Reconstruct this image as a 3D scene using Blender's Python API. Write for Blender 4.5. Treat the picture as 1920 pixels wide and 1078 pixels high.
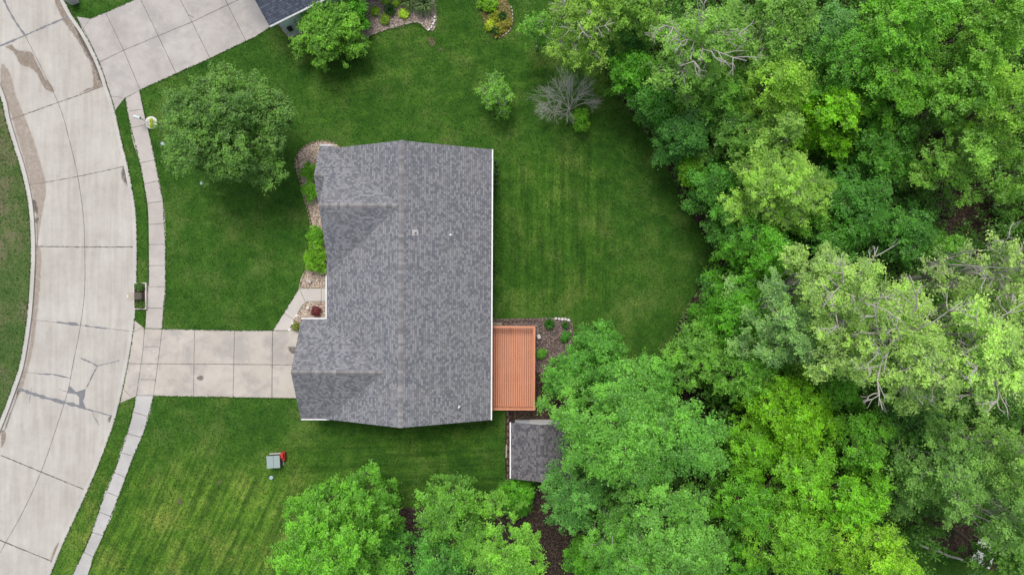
import bpy, math, random
import numpy as np
from mathutils import Vector, Matrix
S = bpy.context.scene
for o in list(bpy.data.objects): bpy.data.objects.remove(o)
R_ = math.radians
# ------------------------------------------------------------------ camera, sky, sun, exposure
CAM_H = 52.0; F = 1297.0
cd = bpy.data.cameras.new('camera'); cam = bpy.data.objects.new('camera', cd)
S.collection.objects.link(cam); cam.location = (0, 0, CAM_H); cam.rotation_euler = (0, 0, 0)
cd.sensor_width = 36; cd.lens = 36*F/1920; cd.clip_end = 2000; S.camera = cam
SUN_EL, SUN_AZ = R_(64), R_(-14)      # azimuth from +Y (top of the picture), negative = to the left
w = bpy.data.worlds.new('World'); S.world = w; w.use_nodes = True
nt = w.node_tree; bg = nt.nodes['Background']
sky = nt.nodes.new('ShaderNodeTexSky'); sky.sky_type = 'NISHITA'; sky.sun_disc = False
sky.sun_elevation = SUN_EL; sky.sun_rotation = SUN_AZ; sky.air_density = 1.0; sky.dust_density = 3.5; sky.ozone_density = 1.0
hs = nt.nodes.new('ShaderNodeHueSaturation'); hs.inputs['Saturation'].default_value = 0.45
nt.links.new(sky.outputs[0], hs.inputs['Color']); nt.links.new(hs.outputs[0], bg.inputs[0]); bg.inputs[1].default_value = 0.125
sl = bpy.data.lights.new('sun', 'SUN'); sl.energy = 1.5; sl.angle = R_(22); sl.color = (1, 0.96, 0.9)
so = bpy.data.objects.new('sun', sl); S.collection.objects.link(so)
d = Vector((math.sin(SUN_AZ)*math.cos(SUN_EL), math.cos(SUN_AZ)*math.cos(SUN_EL), math.sin(SUN_EL)))
so.rotation_euler = d.to_track_quat('Z', 'Y').to_euler(); so.location = d*90
S.view_settings.view_transform = 'Standard'; S.view_settings.look = 'None'; S.view_settings.gamma = 1
S.view_settings.exposure = 0.5
S.render.engine = 'CYCLES'
rnd = random.Random(7)
SHC = .155
# ------------------------------------------------------------------ helpers
def P(px, py, h=0.0):
    k = (CAM_H-h)/F
    return ((px-960)*k, (539-py)*k)
def P3(px, py, h=0.0):
    x, y = P(px, py, h); return (x, y, h)
def mesh_obj(name, verts, faces, mat=None, parent=None, uvs=None, smooth=False):
    me = bpy.data.meshes.new(name); me.from_pydata([tuple(v) for v in verts], [], faces); me.update()
    if uvs:
        ul = me.uv_layers.new(name='UVMap')
        for i, uv in enumerate(uvs): ul.data[i].uv = uv
    if smooth: me.polygons.foreach_set('use_smooth', [True]*len(me.polygons))
    o = bpy.data.objects.new(name, me); S.collection.objects.link(o)
    if mat: me.materials.append(mat)
    if parent: o.parent = parent
    return o
def tag(o, label=None, cat=None, group=None, kind=None):
    if label: o['label'] = label
    if cat: o['category'] = cat
    if group: o['group'] = group
    if kind: o['kind'] = kind
    return o
def empty(name, loc, label, cat, group=None, rz=0):
    o = bpy.data.objects.new(name, None); S.collection.objects.link(o); o.location = loc; o.rotation_euler = (0, 0, rz)
    o.empty_display_size = .3
    return tag(o, label, cat, group)
class MB:
    def __init__(s): s.v = []; s.f = []
    def add(s, v, f):
        n = len(s.v); s.v += [tuple(a) for a in v]; s.f += [tuple(i+n for i in q) for q in f]
    def box(s, x0, x1, y0, y1, z0, z1, rz=0, c=(0, 0)):
        v = [(x, y, z) for z in (z0, z1) for x, y in ((x0, y0), (x1, y0), (x1, y1), (x0, y1))]
        if rz:
            cs, sn = math.cos(rz), math.sin(rz); v = [(x*cs-y*sn, x*sn+y*cs, z) for x, y, z in v]
        v = [(x+c[0], y+c[1], z) for x, y, z in v]
        s.add(v, [(3, 2, 1, 0), (4, 5, 6, 7), (0, 1, 5, 4), (1, 2, 6, 5), (2, 3, 7, 6), (3, 0, 4, 7)])
    def prism(s, poly, z0, z1):
        n = len(poly); a = sum(poly[i][0]*poly[(i+1) % n][1]-poly[(i+1) % n][0]*poly[i][1] for i in range(n))
        if a < 0: poly = poly[::-1]
        f = [tuple(range(n))[::-1], tuple(range(n, 2*n))] + [(i, (i+1) % n, (i+1) % n+n, i+n) for i in range(n)]
        s.add([(x, y, z0) for x, y in poly]+[(x, y, z1) for x, y in poly], f)
    def tube(s, pts, rads, n=6, cap=True):
        pts = [Vector(p) for p in pts]; rings = []; base = len(s.v)
        for i, p in enumerate(pts):
            dd = (pts[min(i+1, len(pts)-1)]-pts[max(i-1, 0)])
            if dd.length < 1e-6: dd = Vector((0, 0, 1))
            dd.normalize(); a = dd.orthogonal().normalized() if abs(dd.z) > .9 else dd.cross(Vector((0, 0, 1))).normalized()
            b = dd.cross(a)
            for k in range(n):
                t = 2*math.pi*k/n; s.v.append(tuple(p+(a*math.cos(t)+b*math.sin(t))*rads[i]))
        for i in range(len(pts)-1):
            for k in range(n):
                s.f.append((base+i*n+k, base+i*n+(k+1) % n, base+(i+1)*n+(k+1) % n, base+(i+1)*n+k))
        if cap:
            s.f.append(tuple(base+k for k in range(n))[::-1]); s.f.append(tuple(base+(len(pts)-1)*n+k for k in range(n)))
    def build(s, name, mat, parent=None, smooth=False): return mesh_obj(name, s.v, s.f, mat, parent, smooth=smooth)
def bevel(o, wd=.02, seg=2):
    m = o.modifiers.new('bevel', 'BEVEL'); m.width = wd; m.segments = seg; m.limit_method = 'ANGLE'; return o
def smooth_line(pts, step=12, closed=False):
    """Catmull-Rom through pixel points"""
    out = []; n = len(pts)
    for i in range(n if closed else n-1):
        g = lambda j: pts[j % n] if closed else pts[max(0, min(n-1, j))]
        p0, p1, p2, p3 = g(i-1), g(i), g(i+1), g(i+2)
        k = max(1, int(math.dist(p1, p2)/step))
        for j in range(k):
            t = j/k
            out.append(tuple(.5*((2*p1[a])+(-p0[a]+p2[a])*t+(2*p0[a]-5*p1[a]+4*p2[a]-p3[a])*t*t+(-p0[a]+3*p1[a]-3*p2[a]+p3[a])*t**3) for a in (0, 1)))
    if not closed: out.append(pts[-1])
    return out
# ------------------------------------------------------------------ materials
class M:
    def __init__(s, name, rough=.85):
        s.m = bpy.data.materials.new(name); s.m.use_nodes = True; s.t = s.m.node_tree; s.n = s.t.nodes
        s.b = s.n['Principled BSDF']; s.b.inputs['Roughness'].default_value = rough; s.b.inputs['Specular IOR Level'].default_value = .3
    def L(s, a, b): s.t.links.new(a, b)
    def node(s, ty, **kw):
        n = s.n.new(ty)
        for k, v in kw.items(): setattr(n, k, v)
        return n
    def co(s, kind='Object', scale=(1, 1, 1), rz=0):
        tc = s.node('ShaderNodeTexCoord'); mp = s.node('ShaderNodeMapping'); mp.inputs['Scale'].default_value = scale
        s.L(tc.outputs[kind], mp.inputs[0])
        if rz:      # turn first, stretch afterwards
            m2 = s.node('ShaderNodeMapping'); m2.inputs['Rotation'].default_value = (0, 0, rz); s.L(tc.outputs[kind], m2.inputs[0]); s.L(m2.outputs[0], mp.inputs[0])
        return mp.outputs[0]
    def noise(s, scale, detail=3, rough=.6, co=None, dist=0):
        n = s.node('ShaderNodeTexNoise'); n.inputs['Scale'].default_value = scale; n.inputs['Detail'].default_value = detail
        n.inputs['Roughness'].default_value = rough; n.inputs['Distortion'].default_value = dist
        if co is None: co = s.co()
        s.L(co, n.inputs['Vector']); return n.outputs['Fac']
    def ramp(s, fac, stops):
        r = s.node('ShaderNodeValToRGB'); e = r.color_ramp.elements
        while len(e) < len(stops): e.new(.5)
        for i, (p, c) in enumerate(stops):
            e[i].position = p; e[i].color = (*c, 1) if not isinstance(c, (int, float)) else (c, c, c, 1)
        s.L(fac, r.inputs[0]); return r.outputs[0]
    def mix(s, fac, a, b, mode='MIX'):
        n = s.node('ShaderNodeMix', data_type='RGBA', blend_type=mode)
        for v, i in ((fac, 0), (a, 6), (b, 7)):
            if isinstance(v, (int, float)): n.inputs[i].default_value = v if i == 0 else (v, v, v, 1)
            elif isinstance(v, tuple): n.inputs[i].default_value = (*v, 1)
            else: s.L(v, n.inputs[i])
        return n.outputs[2]
    def math(s, op, a, b=0.0, clamp=False):
        n = s.node('ShaderNodeMath', operation=op, use_clamp=clamp)
        for v, i in ((a, 0), (b, 1)):
            if isinstance(v, (int, float)): n.inputs[i].default_value = v
            else: s.L(v, n.inputs[i])
        return n.outputs[0]
    def col(s, c):
        if isinstance(c, tuple): s.b.inputs['Base Color'].default_value = (*c, 1)
        else: s.L(c, s.b.inputs['Base Color'])
        return s
    def bump(s, h, strength=.4, dist=.02):
        n = s.node('ShaderNodeBump'); n.inputs['Strength'].default_value = strength; n.inputs['Distance'].default_value = dist
        s.L(h, n.inputs['Height']); s.L(n.outputs[0], s.b.inputs['Normal']); return s
def simple(name, c, rough=.6, var=.15, scale=8, metal=0):
    m = M(name, rough); f = m.noise(scale, 4)
    m.col(m.mix(f, tuple(a*(1-var) for a in c), tuple(min(1, a*(1+var)) for a in c))); m.b.inputs['Metallic'].default_value = metal
    m.bump(f, .15, .01); return m.m
def grass_mat(name, dark, mid, light, dry, dry_amt=.5, stripes=True):
    m = M(name, .9); big = m.noise(.16, 4, .6); med = m.noise(1.1, 6, .72); fine = m.noise(7, 5, .75)
    blade = m.noise(38, 2, .8)
    f = m.math('ADD', m.math('MULTIPLY', big, .4), m.math('MULTIPLY', med, .6))
    c = m.ramp(f, [(.38, dark), (.5, mid), (.62, light)])
    dr = m.ramp(m.math('ADD', m.math('MULTIPLY', m.noise(.33, 5, .7), .72), m.math('MULTIPLY', fine, .28)), [(.5, 0.), (.64, dry_amt)])
    c = m.mix(dr, c, dry)
    if stripes:
        def band(rz, sc, x0, x1, y0, y1, soft, amt, c):
            tc = m.node('ShaderNodeTexCoord'); sp = m.node('ShaderNodeSeparateXYZ'); m.L(tc.outputs['Object'], sp.inputs[0])
            def rng(o, a, b):
                u = m.math('MULTIPLY', m.math('SUBTRACT', o, a), 1/soft, True); v = m.math('MULTIPLY', m.math('SUBTRACT', b, o), 1/soft, True)
                return m.math('MULTIPLY', u, v)
            mask = m.math('MULTIPLY', rng(sp.outputs[0], x0, x1), rng(sp.outputs[1], y0, y1))
            st = m.noise(1, 3, .6, m.co('Object', (sc, sc*.05, 1), rz))
            st = m.ramp(st, [(.38, .0), (.62, 1.)])
            k = m.math('MULTIPLY', mask, amt)
            lo = m.mix(1.0, c, (.66, .7, .66), 'MULTIPLY'); hi = m.mix(1.0, c, (1.5, 1.36, 1.2), 'MULTIPLY')
            return m.mix(k, c, m.mix(st, lo, hi))
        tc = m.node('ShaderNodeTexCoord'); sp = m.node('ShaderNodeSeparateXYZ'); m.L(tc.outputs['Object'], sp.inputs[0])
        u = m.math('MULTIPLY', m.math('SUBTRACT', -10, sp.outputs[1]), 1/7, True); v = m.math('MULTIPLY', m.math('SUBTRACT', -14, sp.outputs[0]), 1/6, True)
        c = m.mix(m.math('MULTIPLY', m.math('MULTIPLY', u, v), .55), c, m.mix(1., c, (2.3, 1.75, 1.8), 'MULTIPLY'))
        c = band(R_(25), 3.0, -34, -11, -26, -11, 4, 1., c)     # slanted mowing lines, lower left
        c = band(R_(88), 1.9, -17, 0, -17, -9.5, 2, .75, c)      # along the south side of the house
        c = band(0, 2.0, -2, 9, -3, 12, 3, .85, c); c = band(R_(80), 1.5, -17, 9, 11, 22, 3, .45, c)               # behind the house
    c = m.mix(m.ramp(fine, [(.3, .0), (.7, 1.)]), m.mix(1.0, c, (.66, .7, .66), 'MULTIPLY'), m.mix(1.0, c, (1.32, 1.28, 1.2), 'MULTIPLY'))
    c = m.mix(m.ramp(blade, [(.3, .0), (.7, 1.)]), m.mix(1.0, c, (.62, .66, .6), 'MULTIPLY'), m.mix(1.0, c, (1.38, 1.34, 1.3), 'MULTIPLY'))
    m.col(c); m.bump(m.math('ADD', fine, m.math('MULTIPLY', blade, .6)), .9, .05); m.b.inputs['Specular IOR Level'].default_value = .1
    return m.m
def concrete(name, a, b, streak=0.0, blot=.0, rz=0):
    m = M(name, .88); big = m.noise(.35, 4, .6); fine = m.noise(14, 5, .75); 
    c = m.mix(m.ramp(big, [(.35, .0), (.65, 1.)]), a, b)
    c = m.mix(m.ramp(fine, [(.25, .0), (.75, 1.)]), m.mix(1., c, (.9, .9, .9), 'MULTIPLY'), m.mix(1., c, (1.09, 1.09, 1.09), 'MULTIPLY'))
    mid = m.noise(2.2, 5, .7)
    c = m.mix(m.ramp(mid, [(.35, .0), (.7, .5)]), c, m.mix(1., c, (.85, .84, .84), 'MULTIPLY'))
    if streak:
        st = m.noise(1, 4, .6, m.co('Object', (2.6, .22, 1), rz)); c = m.mix(m.ramp(st, [(.35, .0), (.7, streak)]), c, m.mix(1., c, (.84, .82, .8), 'MULTIPLY'))
    if blot:
        bl = m.noise(.55, 6, .7, dist=.25); c = m.mix(m.ramp(bl, [(.47, .0), (.6, blot*.6)]), c, (.21, .21, .21))
    m.col(c); m.bump(fine, .25, .01); return m.m
def gravel(name, c1, c2, c3, scale=16):
    m = M(name, .9); v = m.node('ShaderNodeTexVoronoi'); v.inputs['Scale'].default_value = scale; m.L(m.co(), v.inputs['Vector'])
    sp = m.node('ShaderNodeSeparateColor'); m.L(v.outputs['Color'], sp.inputs[0])
    c = m.ramp(sp.outputs[0], [(.0, c1), (.55, c2), (1., c3)])
    c = m.mix(m.ramp(v.outputs['Distance'], [(.45, .0), (.8, .75)]), c, tuple(a*.3 for a in c1))
    c = m.mix(m.ramp(m.noise(1.2, 4), [(.35, .0), (.7, .5)]), c, m.mix(1., c, (.75, .72, .7), 'MULTIPLY'))
    m.col(c); inv = m.math('SUBTRACT', 1, v.outputs['Distance']); m.bump(inv, .9, .04); return m.m
def shingle(name, dark, light, warm):
    m = M(name, .95); tc = m.node('ShaderNodeTexCoord')
    def brick(wd, seedoff, cs=True):
        mp = m.node('ShaderNodeMapping'); mp.inputs['Location'].default_value = (seedoff, 0, 0); m.L(tc.outputs['UV'], mp.inputs[0])
        b = m.node('ShaderNodeTexBrick'); b.inputs['Scale'].default_value = 1; b.inputs['Brick Width'].default_value = wd; b.inputs['Row Height'].default_value = SHC
        b.inputs['Mortar Size'].default_value = .008; b.inputs['Color1'].default_value = (0, 0, 0, 1); b.inputs['Color2'].default_value = (1, 1, 1, 1)
        b.inputs['Mortar'].default_value = (.0, .0, .0, 1); b.offset_frequency = 2; b.offset = .37; m.L(mp.outputs[0], b.inputs[0]); return b
    b1 = brick(.22, .0); b2 = brick(.15, .43)
    s = m.math('ADD', m.math('MULTIPLY', b1.outputs[0], .55), m.math('MULTIPLY', b2.outputs[0], .45))
    c = m.ramp(s, [(.25, dark), (.5, tuple((a+b)/2 for a, b in zip(dark, light))), (.72, light)])
    wv = m.noise(.5, 5, .7, m.co('UV')); c = m.mix(m.ramp(wv, [(.5, .0), (.75, .35)]), c, warm)
    gr = m.noise(60, 2, .8, m.co('UV')); c = m.mix(m.ramp(gr, [(.3, .0), (.7, 1.)]), m.mix(1., c, (.85,)*3, 'MULTIPLY'), m.mix(1., c, (1.15,)*3, 'MULTIPLY'))
    sp = m.node('ShaderNodeSeparateXYZ'); m.L(tc.outputs['UV'], sp.inputs[0])
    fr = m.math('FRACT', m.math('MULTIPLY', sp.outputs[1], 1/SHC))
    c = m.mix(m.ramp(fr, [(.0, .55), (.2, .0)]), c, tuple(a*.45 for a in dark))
    m.col(c); m.bump(m.math('ADD', m.math('MULTIPLY', fr, -1), m.math('MULTIPLY', s, .7)), .7, .015); return m.m
def leaf_mat(name, transl=.42, spread=.5):
    m = M(name, .42); m.b.inputs['Specular IOR Level'].default_value = .4
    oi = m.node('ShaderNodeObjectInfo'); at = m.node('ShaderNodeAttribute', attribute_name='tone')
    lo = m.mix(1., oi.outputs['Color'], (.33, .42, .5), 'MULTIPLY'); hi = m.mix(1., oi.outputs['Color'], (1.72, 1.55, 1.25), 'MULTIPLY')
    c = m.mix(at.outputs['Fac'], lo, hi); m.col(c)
    tr = m.node('ShaderNodeBsdfTranslucent'); m.L(m.mix(1., c, (1.2, 1.25, .6), 'MULTIPLY'), tr.inputs[0])
    mx = m.node('ShaderNodeMixShader'); mx.inputs[0].default_value = transl; m.L(m.b.outputs[0], mx.inputs[1]); m.L(tr.outputs[0], mx.inputs[2])
    m.L(mx.outputs[0], m.n['Material Output'].inputs[0]); return m.m
def bark(name, c):
    m = M(name, .9); f = m.noise(9, 5, .7, m.co('Object', (1, 1, .3)))
    m.col(m.mix(f, tuple(a*.6 for a in c), tuple(a*1.35 for a in c))); m.bump(f, .5, .02); return m.m
def stain_mat(name, c, am=.5):
    m = M(name, .9); at = m.node('ShaderNodeAttribute', attribute_name='edge'); n = m.noise(3.5, 6, .75)
    a = m.ramp(m.math('ADD', at.outputs['Fac'], m.math('MULTIPLY', m.math('SUBTRACT', n, .5), 1.1)), [(.25, .0), (.75, am)])
    m.col(m.mix(m.noise(9, 4), tuple(x*.8 for x in c), tuple(x*1.15 for x in c))); m.L(a, m.b.inputs['Alpha']); return m.m
LAWN = grass_mat('lawn_grass', (.021, .072, .01), (.039, .108, .014), (.066, .148, .024), (.15, .19, .06), .46)
VERGE = grass_mat('verge_grass', (.045, .1, .025), (.075, .125, .04), (.12, .15, .065), (.18, .15, .11), .95, False)
ROADM = concrete('street_concrete', (.415, .392, .36), (.485, .465, .43), .9)
KERBM = concrete('kerb_concrete', (.41, .395, .37), (.5, .48, .45))
WALKM = concrete('sidewalk_concrete', (.4, .365, .34), (.47, .435, .405), 0, .25)
WALK2M = concrete('aggregate_concrete', (.36, .35, .345), (.46, .45, .44))
DRIVEM = concrete('driveway_concrete', (.405, .365, .325), (.475, .436, .39), 0, .6)
DRIVE2M = concrete('neighbour_driveway_concrete', (.38, .35, .33), (.45, .425, .405), 0, .5)
JOINT = simple('joint_dirt', (.13, .12, .11), .95, .4, 6); SEAL = simple('crack_sealant', (.17, .175, .19), .7, .25, 5)
SOIL = gravel('leaf_litter', (.022, .016, .011), (.055, .035, .025), (.12, .085, .06), 11)
BEDG = gravel('pink_gravel', (.3, .22, .17), (.5, .39, .31), (.68, .58, .48), 13)
DARKG = gravel('dark_gravel', (.075, .054, .047), (.17, .125, .11), (.31, .25, .225), 15)
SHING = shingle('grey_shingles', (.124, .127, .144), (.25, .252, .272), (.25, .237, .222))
CAPM = shingle('cap_shingles', (.16, .157, .165), (.25, .24, .24), (.24, .22, .2))
SHING2 = shingle('blue_shingles', (.05, .06, .085), (.1, .115, .15), (.09, .1, .12))
SHING3 = shingle('shed_shingles', (.08, .078, .09), (.185, .175, .185), (.17, .14, .13))
WHITE = simple('white_metal', (.8, .8, .8), .4, .05); SIDING = simple('pale_siding', (.62, .69, .76), .6, .05)
WOODD = None
LEAF = leaf_mat('leaf'); BARKP = bark('pale_bark', (.4, .38, .345)); BARKD = bark('brown_bark', (.13, .105, .085)); DEAD = bark('dead_wood', (.48, .46, .43))
STONE = simple('edging_stone', (.36, .31, .27), .9, .35, 5); PALES = simple('pale_stone', (.62, .6, .57), .85, .2, 6)
DARKM = simple('dark_plastic', (.03, .032, .035), .5, .2); GLASS = simple('window_glass', (.05, .06, .08), .1, .1)
def deck_mat():
    m = M('stained_deck_wood', .6); tc = m.node('ShaderNodeTexCoord')
    n = m.noise(1, 4, .6, m.co('Object', (9, .7, 3))); k = m.noise(.8, 3)
    m.col(m.mix(k, m.mix(n, (.4, .15, .08), (.58, .25, .145)), m.mix(n, (.46, .195, .115), (.64, .3, .185)))); m.bump(n, .2, .005); return m.m
DECKM = deck_mat()
# ------------------------------------------------------------------ ground and paving (the setting)
def sheet(name, pxs, z, mat, kind='structure', thick=0.0, parent=None):
    b = MB(); poly = [P(*p) for p in pxs]
    b.prism(poly, z-thick if thick else z-.03, z); o = b.build(name, mat, parent)
    if kind and not parent: o['kind'] = kind
    return o
def sub_sheet(name, poly, z, mat):
    n = len(poly); o = mesh_obj(name, [(x, y, z) for x, y in poly], [tuple(range(n))], mat); o['kind'] = 'structure'; return o
b = MB(); b.box(-600, 600, -600, 600, -.4, -.16); g = b.build('ground', LAWN); g['kind'] = 'structure'
LK = [(-190, -160), (-120, -60), (-40, 90), (0, 181), (10, 223), (24, 270), (36, 308), (46, 347), (54, 395), (57.5, 460), (56, 520), (50, 598), (37, 680), (22, 727), (0, 786), (-40, 880), (-100, 1000), (-170, 1120), (-260, 1260)]
RK = [(10, -200), (60, -110), (100, -38), (120, 0), (133, 25), (158, 62), (185, 115), (200, 158), (215, 205), (229, 268), (240, 312), (253, 382), (256, 420), (257, 460), (256.5, 520), (255, 560), (251, 615), (240, 682), (225, 752), (208, 810), (185, 871), (163, 923), (120, 1016), (95, 1076), (50, 1165), (0, 1250), (-60, 1350)]
LKs, RKs = smooth_line(LK, 10), smooth_line(RK, 10)
sheet('street', LKs+RKs[::-1], -.11, ROADM, thick=.04)
def offset(line, dpx):
    out = []
    for i, p in enumerate(line):
        a = line[max(i-1, 0)]; c = line[min(i+1, len(line)-1)]; dx, dy = c[0]-a[0], c[1]-a[1]; l = math.hypot(dx, dy)
        out.append((p[0]+dy/l*dpx, p[1]-dx/l*dpx))
    return out
def ribbon(b, l1, l2, z0, z1):
    n = len(l1); v = [(*P(*p), z1) for p in l1]+[(*P(*p), z1) for p in l2]+[(*P(*p), z0) for p in l1]+[(*P(*p), z0) for p in l2]
    f = []
    for i in range(n-1):
        f += [(i, i+1, n+i+1, n+i), (2*n+i, i+2*n+1, i+1, i), (n+i, n+i+1, 3*n+i+1, 3*n+i)]
    b.add(v, f)
kb = MB(); ribbon(kb, LKs, offset(LKs, 8), -.15, .004); o = kb.build('kerb', KERBM); o['kind'] = 'structure'
kb = MB()
lo = []; 
ribbon(kb, RKs, offset(RKs, -7.5), -.15, .004); o = kb.build('kerb', KERBM); o['kind'] = 'structure'
# gutter pans are a slightly different pour
gb = MB(); ribbon(gb, offset(LKs, 8), offset(LKs, 20), -.12, -.104); 
east = RKs+[(-60, 2600), (4200, 2600), (4200, -2200), (10, -2200)]
sheet('lawn', east, 0, LAWN, thick=.17)
sheet('verge', LKs+[(-260, 2600), (-3600, 2600), (-3600, -2200), (-190, -2200)], 0, VERGE, thick=.17)
forest = [(1060, -250), (1095, 40), (1128, 120), (1165, 185), (1205, 235), (1240, 290), (1262, 335), (1285, 385), (1313, 430), (1350, 486), (1322, 520), (1275, 600), (1255, 665), (1200, 690), (1110, 705), (1090, 735), (1052, 742), (1050, 790), (1010, 905), (990, 925), (935, 935), (880, 925), (800, 950), (730, 955), (715, 1010), (690, 1200), (700, 2200), (3900, 2200), (3900, -2000), (1060, -2000)]
sheet('forest_floor', smooth_line(forest[:26], 14)+forest[26:], .008, SOIL)
sheet('far_lawn', smooth_line([(1700, 985), (1745, 1012), (1800, 1040), (1830, 1062), (1900, 1075), (1960, 1100), (1960, 1400), (1650, 1400), (1680, 1100), (1700, 1040)], 12), .014, LAWN)
# sidewalks
def walk(name, L, Rr, z, mat, jit=0):
    L = smooth_line(L, 9); Rr = smooth_line(Rr, 9)
    if jit: L = [(x+rnd.uniform(-jit, jit), y) for x, y in L]; Rr = [(x+rnd.uniform(-jit, jit)*.6, y) for x, y in Rr]
    return sheet(name, L+Rr[::-1], z, mat, thick=.06)
walk('sidewalk', [(235, 185), (242, 225), (250, 268), (263, 308), (275, 375), (278, 395), (279.5, 458), (279, 520), (276, 560), (272.5, 615)],
     [(262, 170), (271, 218), (284, 268), (291, 300), (306, 378), (310, 420), (310.5, 460), (310.5, 538), (308, 575), (304, 616)], .012, WALKM)
walk('sidewalk', [(256, 742), (248, 782), (240, 808), (231, 833), (215, 883), (200, 913), (190, 943), (173, 996), (158, 1033), (136, 1078), (110, 1140), (80, 1200)],
     [(288, 742), (281, 775), (271, 808), (250, 856), (235, 896), (223, 930), (209, 968), (194, 1003), (175, 1043), (165, 1078), (140, 1150), (112, 1215)], .012, WALK2M, 1.3)
sheet('driveway', [(253, 601), (271.5, 616), (304, 616.5), (440, 619.5), (620, 621), (620, 747), (437, 744.5), (288, 742), (256, 742), (226, 755), (233, 720), (240.5, 682), (247, 640)], .018, DRIVEM, thick=.08)
sheet('neighbour_driveway', [(144, 32), (169, 36), (198, 24), (253, 0), (380, -56), (560, -60), (535, 40), (516, 46), (480, 69), (394, 110), (263, 169), (233, 185), (216, 207), (200, 158), (185, 115), (158, 62)], .018, DRIVE2M, thick=.08)
sheet('front_walkway', [(561, 541), (640, 541), (640, 564), (575, 565), (566, 573), (541, 619), (512, 619)], .022, concrete('walkway_concrete', (.46, .43, .4), (.54, .5, .46)), thick=.08)
# joints: thin dark lines let in a few mm proud of the slab
def line_strip(b, pts, wpx, z, jit=.0, gaps=0):
    pts = [(a[0]+(c[0]-a[0])*t/n, a[1]+(c[1]-a[1])*t/n) for a, c in zip(pts, pts[1:]) for n in [max(1, int(math.dist(a, c)/4))] for t in range(n)]+[pts[-1]]
    pts = [(x+rnd.uniform(-jit, jit)*.35, y+rnd.uniform(-jit, jit)*.35) for x, y in pts]
    prev = None
    for i, p in enumerate(pts):
        a = pts[max(i-1, 0)]; c = pts[min(i+1, len(pts)-1)]; dx, dy = c[0]-a[0], c[1]-a[1]; l = math.hypot(dx, dy) or 1
        wv = wpx*(1+rnd.uniform(-.6, .8)*min(1, jit))/2
        cur = [(*P(p[0]+dy/l*wv, p[1]-dx/l*wv), z), (*P(p[0]-dy/l*wv, p[1]+dx/l*wv), z)]
        if prev and not (gaps and rnd.random() < gaps): b.add(prev+cur[::-1], [(0, 1, 2, 3)] if False else [(0, 3, 2, 1)])
        prev = cur
CL = [(45, 66), (107, 192), (130, 270), (144, 330), (154, 400), (157, 455), (157, 540), (150, 605), (132, 700), (125, 735), (102, 808), (75, 885), (40, 962), (0, 1033), (-40, 1110)]
jb = MB()
line_strip(jb, smooth_line(CL, 14), .9, -.106, .5)
for l_, w_ in (([(18, 224), (62, 208), (107, 192), (150, 177), (195, 160)], 1.3), ([(46, 348), (144, 331), (240, 310)], 1.1), ([(58, 462), (157, 463), (254, 463)], 1.5), ([(0, 854), (75, 885), (161, 920)], 1.6), ([(-10, 1010), (103, 1056)], 1.7), ([(50, 598), (251, 622)], .7)):
    line_strip(jb, l_, w_, -.1055, .9)
jb.build('street_joint', JOINT)['kind'] = 'structure'
sb = MB()
line_strip(sb, [(2, -8), (14, 18), (28, 42), (45, 66)], 3, -.101, .8); line_strip(sb, [(-5, 87), (20, 77), (45, 66)], 2.8, -.1008, .8); line_strip(sb, [(45, 66), (90, 46), (131, 29)], 2.4, -.1004, 1.2)
line_strip(sb, [(105, 604), (118, 606), (130, 607), (145, 609)], 3.6, -.101, 1.5); line_strip(sb, [(158, 610), (175, 613), (198, 616)], 2.6, -.101, 1.6)
line_strip(sb, [(50, 599), (60, 600)], 2, -.101, 1)
line_strip(sb, [(32, 729), (55, 737), (85, 746), (110, 753), (140, 760), (160, 767)], 4.4, -.101, 1.2); line_strip(sb, [(160, 767), (190, 775), (217, 783)], 2.6, -.1005, 1.2)
line_strip(sb, [(150, 672), (165, 678), (181, 686)], 2.2, -.101, 1); line_strip(sb, [(181, 686), (203, 681), (222, 676)], 1.1, -.1, 1); line_strip(sb, [(181, 686), (172, 703), (161, 727)], 1.5, -.1, 1)
line_strip(sb, [(72, 701), (97, 702), (131, 709)], 1.9, -.101, 1); line_strip(sb, [(38, 697), (72, 701)], .6, -.101, 1)
line_strip(sb, [(171, 768), (175, 782), (185, 798)], 1.1, -.1, 1); line_strip(sb, [(57, 728), (55, 742), (53, 756)], .8, -.1, 1); line_strip(sb, [(110, 730), (130, 737)], 1.1, -.1, 1)
sb.add([(*P(*p), -.0995) for p in [(129, 723), (141, 735), (159, 729), (157, 745), (154, 752), (159, 765), (147, 762), (147, 745), (141, 739), (124, 737)]], [tuple(range(10))[::-1]])
line_strip(sb, [(238, 312), (243, 311)], 2.5, -.098, 1)
sb.build('crack_sealant', SEAL)['kind'] = 'structure'
jw = MB()
for a, c in (((242, 209), (270, 205)), ((247, 240), (274, 234)), ((262, 306), (292, 300)), ((271, 345), (299, 339)), ((277.5, 381), (306, 377.5)), ((279, 421), (309.5, 419)), ((279.5, 459), (310.5, 458)), ((279.5, 498), (310.5, 498)), ((279, 537.5), (310.5, 537.5)), ((276, 577.5), (306, 578)),
             ((250, 772), (276, 780)), ((239, 812), (266, 820)), ((224, 847), (250, 855)), ((215, 885), (236, 895)), ((200, 922), (223, 931)), ((186, 959), (209, 968)), ((173, 997), (194, 1004)), ((156, 1034), (175, 1043))):
    line_strip(jw, [a, c], .9, .0155, .5)
jw.build('sidewalk_joint', JOINT)['kind'] = 'structure'
jd = MB()
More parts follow.
